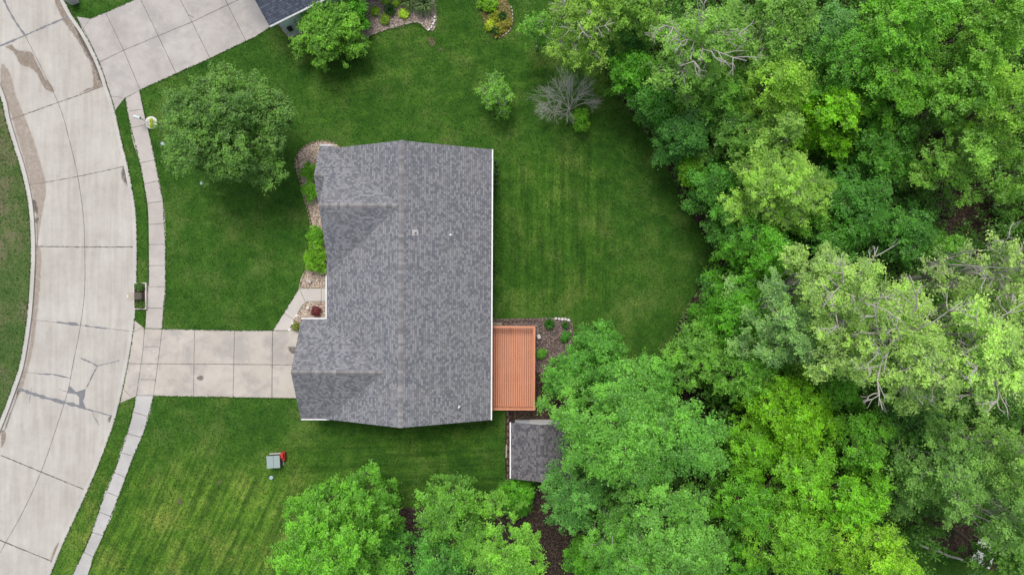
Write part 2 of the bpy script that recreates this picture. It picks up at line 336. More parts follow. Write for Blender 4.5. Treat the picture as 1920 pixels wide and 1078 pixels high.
for l_, w_ in (([(271.5, 616), (268, 660), (256, 742)], .9), ([(304, 617), (299, 660), (288, 742)], .9), ([(365, 619), (363, 744)], .9), ([(440, 620), (437, 744.5)], .9), ([(511, 620.5), (510, 746)], 1.2), ([(241, 681.5), (400, 682.5), (560, 684)], 1.1), ([(271, 650), (299, 650)], .7), ([(264, 711), (292, 712)], .7), ([(251, 622), (270, 612)], .6), ([(232, 730), (246, 743)], .6), ([(272, 616), (304, 617)], .8), ([(256, 741), (288, 741.5)], .8)):
    line_strip(jd, l_, w_, .0215, .5)
for l_, w_ in (([(187, 117), (232, 95), (297, 68), (360, 42), (427, 10), (470, -10)], 1.), ([(198, 24), (232, 95), (263, 169)], .9), ([(264, 0), (297, 68), (330, 138)], .9), ([(338, 0), (360, 42), (394, 110)], .9), ([(423, 0), (427, 10), (462, 79)], 1.), ([(145, 34), (160, 60), (186, 115), (201, 158), (216, 205)], .7), ([(157, 54), (169, 36)], .5), ([(208, 181), (230, 184)], .6), ([(353, 28), (363, 34)], .8)):
    line_strip(jd, l_, w_, .0215, .5)
jd.build('driveway_joint', JOINT)['kind'] = 'structure'
jf = MB()
for l_ in ([(562.5, 542.5), (572, 565)], [(532.5, 587), (551, 599)], [(602.5, 542), (602.5, 564)]): line_strip(jf, l_, .8, .0255, .4)
jf.build('walkway_joint', JOINT)['kind'] = 'structure'
# stains (irregular, soft edged)
def stain(name, pts, z, mat, inset=1.6):
    """irregular patch: a faint outer outline and a stronger inner one"""
    pts = smooth_line(pts, 4, True); a = sum(p[0]*q[1]-q[0]*p[1] for p, q in zip(pts, pts[1:]+pts[:1])); n = len(pts); sg = 1 if a > 0 else -1; v = []; f = []
    for k, d in enumerate((0, inset)):
        ring = []
        for i in range(n):
            p, c = pts[i-2], pts[(i+2) % n]; dx, dy = c[0]-p[0], c[1]-p[1]; l = math.hypot(dx, dy) or 1; q = rnd.uniform(-.7, .7)
            ring.append((pts[i][0]-dy/l*sg*(d+q), pts[i][1]+dx/l*sg*(d+q)))
        v += [(*P(*p), z+k*.0012) for p in ring]; f.append(tuple(range(k*n, k*n+n))[::(-1 if sg > 0 else 1)])
    o = mesh_obj(name, v, f, mat); at = o.data.attributes.new('edge', 'FLOAT', 'POINT'); at.data.foreach_set('value', [.42]*n+[.72]*n); o['kind'] = 'structure'; return o
ST1 = stain_mat('mud_stain', (.29, .23, .18)); ST2 = stain_mat('damp_stain', (.15, .13, .115)); ST3 = stain_mat('rust_stain', (.38, .3, .24), .36)
stain('street_stain', [(100, 0), (122, 0), (133, 26), (152, 62), (178, 108), (193, 155), (188, 163), (165, 170), (146, 176), (160, 165), (172, 160), (168, 120), (158, 103), (146, 80), (122, 48), (112, 30)], -.104, ST1)
stain('street_stain', [(133, 32), (150, 62), (176, 108), (192, 155), (184, 150), (172, 120), (158, 95), (142, 62)], -.1025, ST2)
stain('street_stain', [(8, 88), (20, 82), (30, 92), (48, 95), (60, 98), (66, 112), (80, 140), (100, 165), (98, 174), (84, 168), (76, 158), (68, 140), (55, 128), (35, 120), (24, 100)], -.104, ST1)
stain('street_stain', [(0, 120), (14, 130), (22, 150), (30, 180), (50, 230), (68, 280), (85, 350), (75, 420), (68, 460), (64, 400), (55, 350), (34, 270), (18, 215), (0, 170)], -.104, ST3)
stain('street_stain', [(60, 465), (76, 470), (75, 520), (68, 600), (55, 680), (36, 740), (28, 735), (46, 680), (58, 600)], -.104, ST3)
stain('street_stain', [(229, 312), (240, 314), (243, 340), (242, 353), (231, 343), (225, 328)], -.1025, ST2)
stain('street_stain', [(31, 731), (36, 731), (24, 765), (12, 800), (6, 808), (10, 790), (24, 755)], -.1015, ST2)
stain('street_stain', [(203, 780), (211, 782), (205, 795), (200, 790)], -.1, ST2)
stain('street_stain', [(104, 1020), (118, 1018), (112, 1045), (98, 1062), (92, 1050)], -.1, ST1)
stain('street_stain', [(0, 806), (10, 812), (8, 828), (0, 840)], -.1, ST1)
for q in ([(58, 375), (66, 376), (70, 400), (62, 398)], [(62, 408), (72, 408), (68, 420), (63, 418)]): stain('street_stain', q, -.1, ST2)
stain('oil_stain', [(369, 706), (375, 703), (383, 706), (382, 712), (374, 714), (369, 711)], .0235, ST2)
stain('driveway_stain', [(540, 650), (556, 650), (556, 664), (545, 662)], .0235, ST2)
# bare soil patches in the lawns
ST5 = stain_mat('bare_soil', (.2, .15, .1))
for q in ([(802, 72), (812, 70), (818, 82), (808, 88)], [(407, 900), (413, 899), (414, 907), (408, 909)], [(331, 935), (339, 934), (341, 945), (334, 948)], [(824, 88), (832, 92), (830, 98), (822, 96)]): stain('bare_patch', q, .004, ST5)
# planting beds
BED = {'front': [(611, 600), (560, 600), (545, 595)]}
sheet('gravel_bed', smooth_line([(632, 272), (612, 266), (592, 267), (572, 276), (557, 293), (555, 312), (564, 340), (572, 375), (580, 400), (586, 430), (585, 470), (578, 495), (565, 520), (560, 540)], 6)+[(640, 540), (640, 280)], .012, BEDG)
sheet('gravel_bed', [(575, 566), (640, 565), (640, 622), (541.5, 621), (566.5, 574)], .012, BEDG)
sheet('gravel_bed', smooth_line([(675, 76), (700, 66), (725, 57), (755, 50), (775, 43), (790, 46), (800, 58), (812, 58), (818, 45), (818, 20), (814, -10), (812, -60)], 7)+[(540, -60), (520, 46), (540, 70), (560, 84)], .012, gravel('brown_gravel', (.19, .15, .13), (.34, .27, .23), (.5, .43, .38), 12))
sheet('mulch_bed', smooth_line([(888, -60), (893, -10), (903, 25), (912, 55), (924, 70), (938, 73), (955, 62), (962, 45), (958, 20), (950, -10), (948, -60)], 7), .012, gravel('orange_mulch', (.09, .08, .03), (.17, .15, .05), (.25, .2, .07), 10))
sheet('gravel_bed', smooth_line([(915, 598), (960, 597), (1010, 596), (1060, 595), (1072, 602), (1076, 625), (1072, 650), (1060, 700), (1056, 742), (1055, 770), (1050, 792)], 8)+[(1000, 800), (957, 800), (957, 768), (915, 768)], .016, DARKG)
sheet('mulch_patch', smooth_line([(915, 700), (1004, 695), (1020, 712), (1048, 722), (1058, 740), (1060, 800)], 8)+[(957, 802), (957, 768), (915, 768)], .022, SOIL)
sheet('soil_strip', [(948, 770), (958, 768), (958, 905), (948, 900), (946, 850)], .02, SOIL)
# ------------------------------------------------------------------ foliage builders
def leaf_mesh(name, C, N, tone, ls, asp=.62, seed=0):
    rg = np.random.default_rng(seed); n = len(C)
    N = N/np.linalg.norm(N, axis=1, keepdims=True); T = np.cross(N, rg.normal(size=(n, 3))); T /= np.linalg.norm(T, axis=1, keepdims=True)+1e-9
    B = np.cross(N, T); L = (ls*rg.uniform(.65, 1.3, n))[:, None]/2; W = L*asp
    V = np.empty((n, 4, 3)); V[:, 0] = C-T*L; V[:, 1] = C+B*W+N*L*.12; V[:, 2] = C+T*L; V[:, 3] = C-B*W+N*L*.12
    me = bpy.data.meshes.new(name); me.vertices.add(4*n); me.vertices.foreach_set('co', V.ravel())
    me.loops.add(4*n); me.loops.foreach_set('vertex_index', np.arange(4*n, dtype=np.int32))
    me.polygons.add(n); me.polygons.foreach_set('loop_start', np.arange(0, 4*n, 4, dtype=np.int32))
    me.update(calc_edges=True)
    a = me.attributes.new('tone', 'FLOAT', 'POINT'); a.data.foreach_set('value', np.repeat(np.clip(tone, 0, 1), 4).astype(np.float32))
    me.materials.append(LEAF); return me
def cluster_leaves(rg, cc, cr, per, squash=.65, up=.8, tn=None, tips=.28):
    """leaves gathered round twig ends cc (K,3), radius cr (K,)"""
    K = len(cc); sp = rg.normal(size=(K, 9, 3)); sp[:, :, 2] = np.abs(sp[:, :, 2])*.7-.25; sp /= np.linalg.norm(sp, axis=2, keepdims=True); sl_ = rg.uniform(.55, 1.35, (K, 9))
    pick = rg.integers(0, 9, (K, per)); ki = np.arange(K)[:, None]; rr = rg.uniform(.12, 1, (K, per, 1))**.75
    D = sp[ki, pick]*sl_[ki, pick][:, :, None]+rg.normal(size=(K, per, 3))*.24
    off = D*rr*cr[:, None, None]; off[:, :, 2] *= squash
    # leaves sit along nine short sprigs per twig end, so the outline is ragged
    C = (cc[:, None, :]+off).reshape(-1, 3); Nn = (D*.5+np.array([0, 0, up])+rg.normal(size=D.shape)*.42).reshape(-1, 3)
    if tn is None: tn = rg.uniform(.2, .8, K)
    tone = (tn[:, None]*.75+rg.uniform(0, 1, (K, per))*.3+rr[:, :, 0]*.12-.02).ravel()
    return C, Nn, tone
def make_crown(seed, Rr, zc, hz, lobes=None, dens=1.12, ls=.125, per=150, cr=.44, openness=0., asp=.62, drape=0, wob=1., extra=()):
    """returns leaf mesh, lobe centres, cluster centres; zc = height of the crown's middle, hz = half height"""
    rg = np.random.default_rng(seed); nl = lobes or max(7, int(9+Rr*2.4)); LC = []; LR = []
    ph = rg.uniform(0, 6.28, 3)
    for i in range(nl):
        a = i*2.39996+rg.uniform(-.3, .3); f = math.sqrt((i+.5)/nl)
        env = 1+wob*(.16*math.sin(2*a+ph[0])+.12*math.sin(3*a+ph[1])+.08*math.sin(5*a+ph[2]))
        lr = Rr*rg.uniform(.24, .38)*(1.0 if nl < 14 else .88)
        r = (Rr*env-lr*.8)*f; z = zc+hz*(math.sqrt(max(0, 1-f*f))*1.1-.45)+rg.uniform(-.15, .15)*hz
        LC.append((r*math.cos(a), r*math.sin(a), z)); LR.append(lr)
    for ex, ey, er in extra:
        for q in range(4):
            a = rg.uniform(0, 6.28); LC.append((ex+er*.4*math.cos(a), ey+er*.4*math.sin(a), zc+rg.uniform(-.2, .35)*hz)); LR.append(er*.62)
    LC = np.array(LC); LR = np.array(LR); CC = []; TN = []
    for c, lr in zip(LC, LR):
        k = max(5, int(lr*lr*17*dens*(.46/cr)**2)); lt = rg.uniform(.25, .75)
        D = rg.normal(size=(k, 3)); D[:, 2] = np.abs(D[:, 2])*1.0-rg.uniform(0, .9, k)*.8; D /= np.linalg.norm(D, axis=1, keepdims=True)
        rr = lr*rg.uniform(.5, 1.2, (k, 1)); q = c+D*rr*np.array([1, 1, .85]); 
        if drape: q[:, 2] -= drape*rg.uniform(0, 1, k)*np.hypot(q[:, 0], q[:, 1])/Rr
        CC.append(q); TN.append(lt*.5+rg.uniform(-.15, .65, k))
    CC = np.concatenate(CC); TN = np.concatenate(TN)
    ki = int(Rr*Rr*4.2*dens*(1-openness)*(.46/cr)); an = rg.uniform(0, 6.28, ki); ra = Rr*.86*np.sqrt(rg.uniform(0, 1, ki))
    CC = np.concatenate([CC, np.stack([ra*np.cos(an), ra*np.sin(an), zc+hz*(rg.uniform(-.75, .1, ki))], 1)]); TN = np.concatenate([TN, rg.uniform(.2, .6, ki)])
    if openness: keep = rg.uniform(size=len(CC)) > openness; CC = CC[keep]; TN = TN[keep]
    crr = cr*rg.uniform(.6, 1.3, len(CC)); C, N, tone = cluster_leaves(rg, CC, crr, per, tn=TN)
    C[:, 2] = np.maximum(C[:, 2], .08)
    return leaf_mesh('crown', C, N, tone, ls, asp, seed), LC, LR, CC
def wood(b, p0, p1, r0, r1, rg, seg=4, bend=.08, n=5, sag=0):
    p0, p1 = np.array(p0, float), np.array(p1, float); L = np.linalg.norm(p1-p0); pts = []; rs = []
    j = rg.normal(size=3)*L*bend
    for i in range(seg+1):
        t = i/seg; q = p0+(p1-p0)*t+j*math.sin(math.pi*t)+rg.normal(size=3)*L*.018*(0 < i < seg); q[2] += sag*math.sin(math.pi*t)*L
        pts.append(q); rs.append(r0+(r1-r0)*t)
    b.tube(pts, rs, n); return pts
CROWN_CACHE = {}
def tree(px, py, rpx, h, color, label, cat='tree', name='tree', group=None, barkm=None, hz=None, seed=None, twigs=1., trunk=True, low=False, base=None, bare=0, extra=(), **kw):
    """px,py = where the crown's middle shows in the photograph; h = height of its top"""
    seed = seed if seed is not None else int(px*7+py*13); rg = np.random.default_rng(seed+5)
    zc = h*.62 if not low else h*.45; rpx = rpx*(1.07 if group == FG and not low else 1); Rr = rpx*(CAM_H-zc-h*.15)/F; hz_ = hz or (h*.38 if not low else h*.5); x, y = P(px, py, zc+h*.1)
    t = empty(name, (x, y, 0), label, cat, group)
    me, LC, LR, CC = make_crown(seed, Rr, zc, hz_, extra=[((ex*(CAM_H-zc)/F), -ey*(CAM_H-zc)/F, er*(CAM_H-zc)/F) for ex, ey, er in extra], **kw)
    c = bpy.data.objects.new('crown' if trunk else 'foliage', me); S.collection.objects.link(c); c.parent = t; color = tuple(a*.82+b_*.18 for a, b_ in zip(color, (.1, .24, .025))) if group == FG else color; Rk = 1; k_ = .95 if name in ('shrub', 'barberry', 'hosta', 'small_plant') else 1.0; c.color = (color[0]*1.52*k_, color[1]*1.7*k_, color[2]*1.42*k_, 1)
    barkm = barkm or BARKD
    if trunk:
        bt = MB(); top = zc-hz_*.15; lean = (0., 0.)
        if base is not None: bx, by = P(*base); lean = (bx-x, by-y)
        r0 = .05+h*.012; tp = wood(bt, (lean[0], lean[1], -.05), (0, 0, top), r0, r0*.5, rg, 6, .03, 8); bt.build('trunk', barkm, t, smooth=True)
        bb = MB()
        for c_, lr in zip(LC, LR):
            k = int(rg.integers(3, 6)); s0 = tp[k]; wood(bb, s0, c_+np.array([0, 0, lr*.35]), r0*.3, r0*.09, rg, 4, .07, 5)
        if bare:
            fork = np.array([0, 0, zc+hz_*.3]); wood(bb, tp[-1], fork, r0*.5, r0*.38, rg, 3, .02, 6)
            for i in range(bare):
                a = i*6.283/bare+rg.uniform(-.3, .3); L = Rr*rg.uniform(.55, .95); e = fork+np.array([math.cos(a)*L, math.sin(a)*L, hz_*rg.uniform(.25, .6)])
                q = wood(bb, fork, e, r0*.18, .02, rg, 5, .1, 5, sag=.08)
                for k in range(6):
                    s0 = q[int(rg.integers(1, 5))]; a2 = a+rg.choice([-1, 1])*rg.uniform(.4, 1.); L2 = L*rg.uniform(.2, .45); e2 = s0+np.array([math.cos(a2)*L2, math.sin(a2)*L2, L2*rg.uniform(0, .5)])
                    q2 = wood(bb, s0, e2, .035, .014, rg, 3, .1, 4); 
                    for kk in range(2): a3 = a2+rg.uniform(-.9, .9); wood(bb, q2[2], q2[2]+np.array([math.cos(a3), math.sin(a3), .3])*L2*.5, .018, .009, rg, 2, .08, 3)
        if twigs:
            idx = rg.permutation(len(CC))[:int(len(CC)*.55*twigs)]
            for i in idx:
                j = int(np.argmin(((LC-CC[i])**2).sum(1))); wood(bb, LC[j]+np.array([0, 0, LR[j]*.2]), CC[i]+np.array([0, 0, .12*twigs]), r0*.09, .012, rg, 2, .08, 3)
        bb.build('branches', barkm, t, smooth=True)
    return t
G_MID = (.08, .21, .03); G_FRESH = (.105, .235, .04); G_YEL = (.165, .29, .04); G_DARK = (.062, .185, .035); G_PALE = (.19, .29, .085); G_SAT = (.075, .225, .018); G_YSAT = (.13, .27, .014); G_GREY = (.11, .2, .085); G_GREEN = (.078, .215, .042)
exec_trees = []
T = lambda *a, **k: exec_trees.append((a, k))
FG = 'trees of the wood east of the lawn'; BGp = 'trees along the bottom of the back garden'
T(414, 238, 122, 8, (.1, .19, .052), 'round dense street tree on the front lawn beside the curving sidewalk', ls=.13, per=120, cr=.4, wob=.35, dens=1.15, extra=((88, -38, 42),))
T(612, 62, 68, 4.6, (.12, .25, .035), 'large rounded bright green shrub against the neighbouring house corner', 'shrub', name='large_shrub', low=True, ls=.14, per=110, cr=.34, dens=1.4)
T(667, 22, 26, 2.6, G_SAT, 'dark green bush behind the large rounded shrub by the blue wall', 'shrub', name='bush', low=True, cr=.3, ls=.12, dens=1.3)
T(595, 12, 24, 2.4, G_DARK, 'small dark bush between the neighbouring wall and the rounded shrub', 'shrub', name='bush', low=True, cr=.3, ls=.12, dens=1.3)
T(735, 1030, 40, 7, G_GREEN, 'small leafy tree squeezed between the maple and the mid green tree', group=BGp)
T(888, 1010, 44, 9, G_FRESH, 'fresh crown between the mid green tree and the tall pale green tree', group=BGp)
T(632, 1020, 116, 12, (.12, .28, .035), 'broad yellow green maple, leftmost tree at the bottom edge of the lawn', group=BGp, ls=.13, per=150, cr=.42, dens=1.1)
T(678, 952, 62, 9, (.11, .27, .035), 'leafy maple top reaching onto the lawn above the broad yellow green maple', group=BGp, ls=.13, per=150, cr=.42)
T(840, 955, 68, 10, G_FRESH, 'pointed fresh green tree between the broad maple and the shed', group=BGp, ls=.13, per=150, cr=.42)
T(830, 1055, 62, 10, G_GREEN, 'mid green tree at the bottom edge below the pointed fresh green tree', group=BGp, ls=.13, per=150, cr=.42)
T(950, 1042, 80, 14, (.15, .31, .05), 'tall pale green tree at the bottom edge beside the brown leaf litter', group=BGp, ls=.13, per=150, cr=.4, openness=.18)
T(968, 935, 36, 3.6, G_SAT, 'sparse green sapling just below the shed roof', name='sapling', low=True, openness=.25, cr=.3, ls=.13)
T(1096, 1052, 36, 5, G_SAT, 'low deep green tree beside the leaf litter at the bottom', group=FG, cr=.35)
T(1066, 706, 46, 5.5, G_GREEN, 'mid green tree pressing against the east side of the wooden deck', group=FG, cr=.34, ls=.13)
T(1124, 648, 46, 6, G_GREEN, 'green tree overhanging the stone edged bed beyond the deck', group=FG, cr=.34, ls=.13)
T(1150, 705, 58, 8, G_GREEN, 'deeper green tree between the deck and the biggest bright crown', group=FG)
T(1222, 715, 50, 9, G_GREEN, 'small green tree at the lowest corner of the back lawn', group=FG)
T(1170, 800, 117, 14.5, (.125, .28, .065), 'biggest bright crown spreading beside the shed', group=FG, ls=.13, per=165, cr=.5)
T(1280, 830, 85, 13, (.105, .25, .06), 'bright round crown right of the biggest bright crown', group=FG, ls=.13, per=155, cr=.5)
T(1080, 925, 64, 9, (.075, .19, .06), 'bluish green tree overhanging the corner of the shed roof', group=FG, cr=.44)
T(1255, 1010, 112, 14, (.12, .26, .065), 'wide light green crown at the bottom edge left of the yellow green mass', group=FG, ls=.13, per=165, cr=.5)
T(1160, 1030, 70, 12, (.1, .24, .05), 'leaning light green tree at the bottom edge with a bare pale trunk', group=FG, barkm=BARKP)
T(1380, 590, 70, 10, G_SAT, 'vivid green tree bulging onto the back lawn', group=FG, wob=.4, dens=1.2)
T(1310, 660, 62, 9, (.12, .25, .05), 'light green tree at the lower right corner of the lawn', group=FG)
T(1400, 700, 70, 10, G_FRESH, 'light green tree below the grey green cottonwood branch', group=FG)
T(1420, 470, 66, 10, (.07, .21, .02), 'vivid green tree below the pale feathery willow', group=FG)
T(1386, 418, 48, 8, G_GREEN, 'green tree on the wood edge where the lawn is widest', group=FG, dens=1.2)
T(1346, 345, 50, 7, G_DARK, 'dark tree on the wood edge beside the brown soil line', group=FG, dens=1.2)
T(1298, 318, 26, 5, G_YSAT, 'small vivid yellow green tree among dark trees on the wood edge', group=FG, dens=1.2)
T(1286, 248, 52, 8, (.055, .16, .045), 'bluish dark tree at the wood edge, left of the forked pale tree', group=FG, dens=1.2, ls=.12)
T(1232, 192, 42, 7, G_DARK, 'dark leafy tree at the lawn edge near the dead tree', group=FG, dens=1.2)
T(1188, 132, 42, 7, G_SAT, 'brilliant green tree at the wood edge beyond the dead tree', group=FG, dens=1.2)
T(1178, 72, 34, 6, (.06, .16, .05), 'small blue green tree under the feathery branches at the top', group=FG)
T(1090, 40, 78, 11, (.2, .3, .07), 'feathery pale tree reaching over the lawn at the top', group=FG, bare=5, cr=.36, ls=.13, per=75, openness=.2, barkm=BARKP, drape=1.)
T(1010, 52, 34, 6, G_FRESH, 'thin light branch tips left of the feathery pale tree', name='young_tree', group=FG, cr=.3, ls=.13, per=60, openness=.3, barkm=BARKP)
T(1190, 20, 62, 10, (.15, .25, .06), 'soft green tree at the top edge right of the feathery pale tree', group=FG, cr=.38)
T(1305, 88, 88, 14, (.17, .29, .08), 'open crowned tree with bare pale forking branches at the top', group=FG, bare=9, cr=.36, per=110, openness=.32, barkm=BARKP, twigs=1.6)
T(1450, 50, 80, 13, (.15, .26, .07), 'soft light green crown at the top edge right of the forked pale tree', group=FG, cr=.4, openness=.15, barkm=BARKP)
T(1345, 185, 62, 9, G_FRESH, 'mid green crown below the forked pale tree', group=FG)
T(1455, 165, 58, 13, (.19, .31, .05), 'yellow tipped crown standing up in the upper middle of the wood', group=FG, openness=.12)
T(1455, 250, 52, 11, G_PALE, 'pale green crown under the yellow tipped crown', group=FG, openness=.1, barkm=BARKP)
T(1380, 255, 52, 9, (.1, .2, .045), 'plain green crown above the pale feathery willow', group=FG)
T(1562, 215, 58, 11, (.15, .32, .014), 'most vivid yellow green crown in the upper half of the wood', group=FG, cr=.42)
T(1590, 120, 74, 12, G_MID, 'blue tinged crown left of the tall sunlit crowns at the top', group=FG)
T(1560, 60, 50, 10, (.09, .2, .08), 'grey green thin crown beside the dark gap at the top', group=FG, openness=.2)
T(1700, 55, 95, 15, (.12, .27, .035), 'tall sunlit crown on the top edge', group=FG)
T(1835, 50, 100, 16, (.15, .28, .05), 'tall light crown in the top right corner', group=FG, cr=.44)
T(1670, 165, 78, 13, (.11, .25, .03), 'leafy crown below the tall sunlit crown on the top edge', group=FG)
T(1790, 170, 84, 14, (.13, .26, .045), 'bright dappled crown left of the right edge in the upper wood', group=FG)
T(1890, 200, 76, 16, (.19, .32, .05), 'light yellow green crown touching the upper right edge', group=FG, openness=.1)
T(1655, 270, 74, 10, (.06, .17, .025), 'shaded green crown right of the vivid yellow green one', group=FG)
T(1800, 290, 70, 13, (.15, .27, .06), 'light crown above the gap with fallen logs', group=FG, openness=.15)
T(1895, 330, 62, 13, (.14, .26, .05), 'light crown at the right edge above the cottonwood', group=FG, openness=.2)
T(1470, 355, 88, 12, (.21, .32, .08), 'pale feathery willow in the middle of the wood', group=FG, cr=.34, ls=.11, per=110, barkm=BARKP)
T(1600, 385, 78, 10, (.06, .18, .035), 'deep green crown right of the pale feathery willow', group=FG)
T(1560, 455, 46, 9, (.055, .165, .03), 'deep green crown between the willow and the cottonwood', group=FG)
T(1700, 440, 56, 9, (.06, .17, .04), 'deep green crown left of the brown gap in the trees', group=FG)
T(1515, 400, 50, 9, G_FRESH, 'fresh green crown tucked under the right side of the willow', group=FG)
T(1460, 610, 82, 15, (.17, .27, .13), 'grey green left limb of leaves of the great cottonwood', group=FG, cr=.44, barkm=BARKP, openness=.12)
T(1565, 545, 92, 18, (.28, .37, .15), 'pale cottonwood crown with bare twigs above the grey green one', group=FG, bare=6, cr=.44, barkm=BARKP, openness=.15, twigs=1.5)
T(1660, 640, 130, 19, (.28, .37, .145), 'great pale cottonwood crown in the middle right of the wood', group=FG, bare=9, cr=.44, barkm=BARKP, openness=.18, twigs=1.6, per=100)
T(1810, 660, 110, 20, (.28, .38, .15), 'yellow tinted cottonwood crown nearest the right edge', group=FG, bare=6, cr=.44, barkm=BARKP, openness=.14, twigs=1.5)
T(1850, 510, 76, 18, (.28, .35, .17), 'thin silvery crown with many bare twigs at the right edge', group=FG, bare=8, cr=.4, barkm=BARKP, openness=.25, twigs=2, per=80)
T(1905, 590, 60, 18, (.28, .36, .16), 'silvery crown cut by the right edge beside the cottonwood', group=FG, cr=.4, barkm=BARKP, openness=.3, twigs=1.6)
T(1765, 470, 40, 8, G_FRESH, 'small light crown below the brown gap', group=FG, openness=.2)
T(1480, 780, 90, 11, (.15, .31, .012), 'vivid yellow green crown below the cottonwood', group=FG)
T(1410, 840, 60, 10, (.12, .28, .015), 'vivid green crown left of the dark gap in the lower wood', group=FG)
T(1560, 720, 52, 10, (.1, .25, .03), 'green crown just under the cottonwood skirt', group=FG)
T(1610, 815, 64, 11, (.11, .26, .03), 'rounded green crown right of the vivid yellow green crown', group=FG)
T(1505, 890, 66, 12, (.15, .31, .03), 'bright domed crown between two dark gaps in the lower wood', group=FG)
T(1400, 950, 62, 11, (.1, .26, .025), 'green crown between the wide light crown and the domed crown', group=FG)
T(1590, 935, 76, 12, (.13, .3, .02), 'bright green crown right of the domed crown', group=FG)
T(1480, 1020, 80, 12, (.14, .29, .03), 'lower bright crown near the bottom edge of the wood', group=FG)
T(1630, 1040, 80, 14, (.2, .34, .03), 'yellow lit crown on the bottom edge left of the far lawn', group=FG)
T(1390, 1060, 44, 9, G_SAT, 'small vivid crown on the bottom edge beside the wide light crown', group=FG)
T(1700, 800, 60, 10, (.06, .15, .045), 'shaded dark crown below the great cottonwood', group=FG, barkm=BARKP)
T(1760, 880, 90, 14, (.13, .23, .075), 'grey green crown in the lower right with a pale bare limb', group=FG, barkm=BARKP, openness=.15)
T(1870, 850, 76, 15, (.16, .26, .08), 'light grey green crown at the lower right edge', group=FG, barkm=BARKP, openness=.15)
T(1880, 960, 76, 14, (.13, .23, .08), 'soft green crown above the white lattice at the right edge', group=FG, barkm=BARKP, openness=.12)
T(1700, 900, 52, 11, (.1, .2, .06), 'small crown left of the grey green crown in the lower right', group=FG)
T(1910, 1065, 56, 10, (.08, .17, .04), 'crown in the bottom right corner beyond the white lattice', group=FG)
T(1905, 760, 40, 11, (.07, .15, .035), 'shaded crown at the right edge under the yellow cottonwood', group=FG)
ER = random.Random(5)
EL = [(1128, 95), (1150, 150), (1172, 192), (1200, 222), (1228, 262), (1252, 300), (1272, 335), (1290, 365), (1308, 398), (1340, 428), (1366, 462), (1352, 500), (1300, 540), (1290, 590)]
for i, (x, y) in enumerate(EL):
    T(x+34, y-6, ER.uniform(19, 27), ER.uniform(2.6, 4), (G_DARK, (.06, .19, .04), G_GREEN, (.07, .18, .05))[i % 4], 'low leafy shrub in the dense row filling the wood edge along the lawn', 'shrub', name='edge_shrub', group='low shrubs along the wood edge', low=True, cr=.3, ls=.11, dens=1.4, per=90)
for a, k in exec_trees: tree(*a, **k)
# undergrowth: ground cover of the wood
def inside(p, poly):
    c = False; j = len(poly)-1
    for i in range(len(poly)):
        if (poly[i][1] > p[1]) != (poly[j][1] > p[1]) and p[0] < (poly[j][0]-poly[i][0])*(p[1]-poly[i][1])/(poly[j][1]-poly[i][1])+poly[i][0]: c = not c
        j = i
    return c
rg = np.random.default_rng(3); pts = []; ww = [P(*p) for p in forest]
gaps = [(1035, 1000, 75), (1765, 400, 45), (1735, 310, 22), (1015, 850, 70), (1275, 735, 18), (760, 990, 30), (1780, 1040, 90), (1000, 760, 80)]
while len(pts) < 7000:
    px, py = rg.uniform(1080, 2050), rg.uniform(-80, 1160)
    if inside((px, py), forest) and all(math.dist((px, py), g[:2]) > g[2] for g in gaps): pts.append((*P(px, py), rg.uniform(.3, 2.4) if rg.uniform() < .6 else rg.uniform(2, 5.5)))
pts = np.array(pts); C, N, tone = cluster_leaves(rg, pts, rg.uniform(.4, .9, len(pts)), 60)
C[:, 2] = np.maximum(C[:, 2], .03)
o = bpy.data.objects.new('undergrowth', leaf_mesh('undergrowth', C, N, tone, .2)); S.collection.objects.link(o); o.color = (.09, .24, .035, 1)
tag(o, 'leafy green undergrowth covering the floor of the wood', 'undergrowth', kind='stuff')
# grass blades: loose tufts over the lawns and creeping over every paved edge
def inside_np(X, Y, poly):
    c = np.zeros(len(X), bool); j = len(poly)-1
    for i in range(len(poly)):
        xi, yi = poly[i]; xj, yj = poly[j]
        if yi != yj: c ^= ((yi > Y) != (yj > Y)) & (X < (xj-xi)*(Y-yi)/(yj-yi)+xi)
        j = i
    return c
X = rg.uniform(-20, 1380, 150000); Y = rg.uniform(-10, 1088, 150000); keep = ~inside_np(X, Y, forest) & (inside_np(X, Y, RKs+[(-60, 2600), (4200, 2600), (4200, -2200), (10, -2200)]) | inside_np(X, Y, LKs+[(-260, 2600), (-3600, 2600), (-3600, -2200), (-190, -2200)]))
for ob in bpy.data.objects:
    if ob.type == 'MESH' and ob.get('kind') == 'structure' and any(k in ob.name for k in ('sidewalk', 'driveway', 'walkway', 'bed', 'strip')) and 'joint' not in ob.name and 'stain' not in ob.name:
        pl_ = [(v.co.x*F/CAM_H+960, 539-v.co.y*F/CAM_H) for v in ob.data.vertices]; pl_ = pl_[len(pl_)//2:]; keep &= ~inside_np(X, Y, pl_)
keep &= ~((X > 640) & (X < 915) & (Y > 290) & (Y < 780))
X, Y = X[keep], Y[keep]
E_ = []
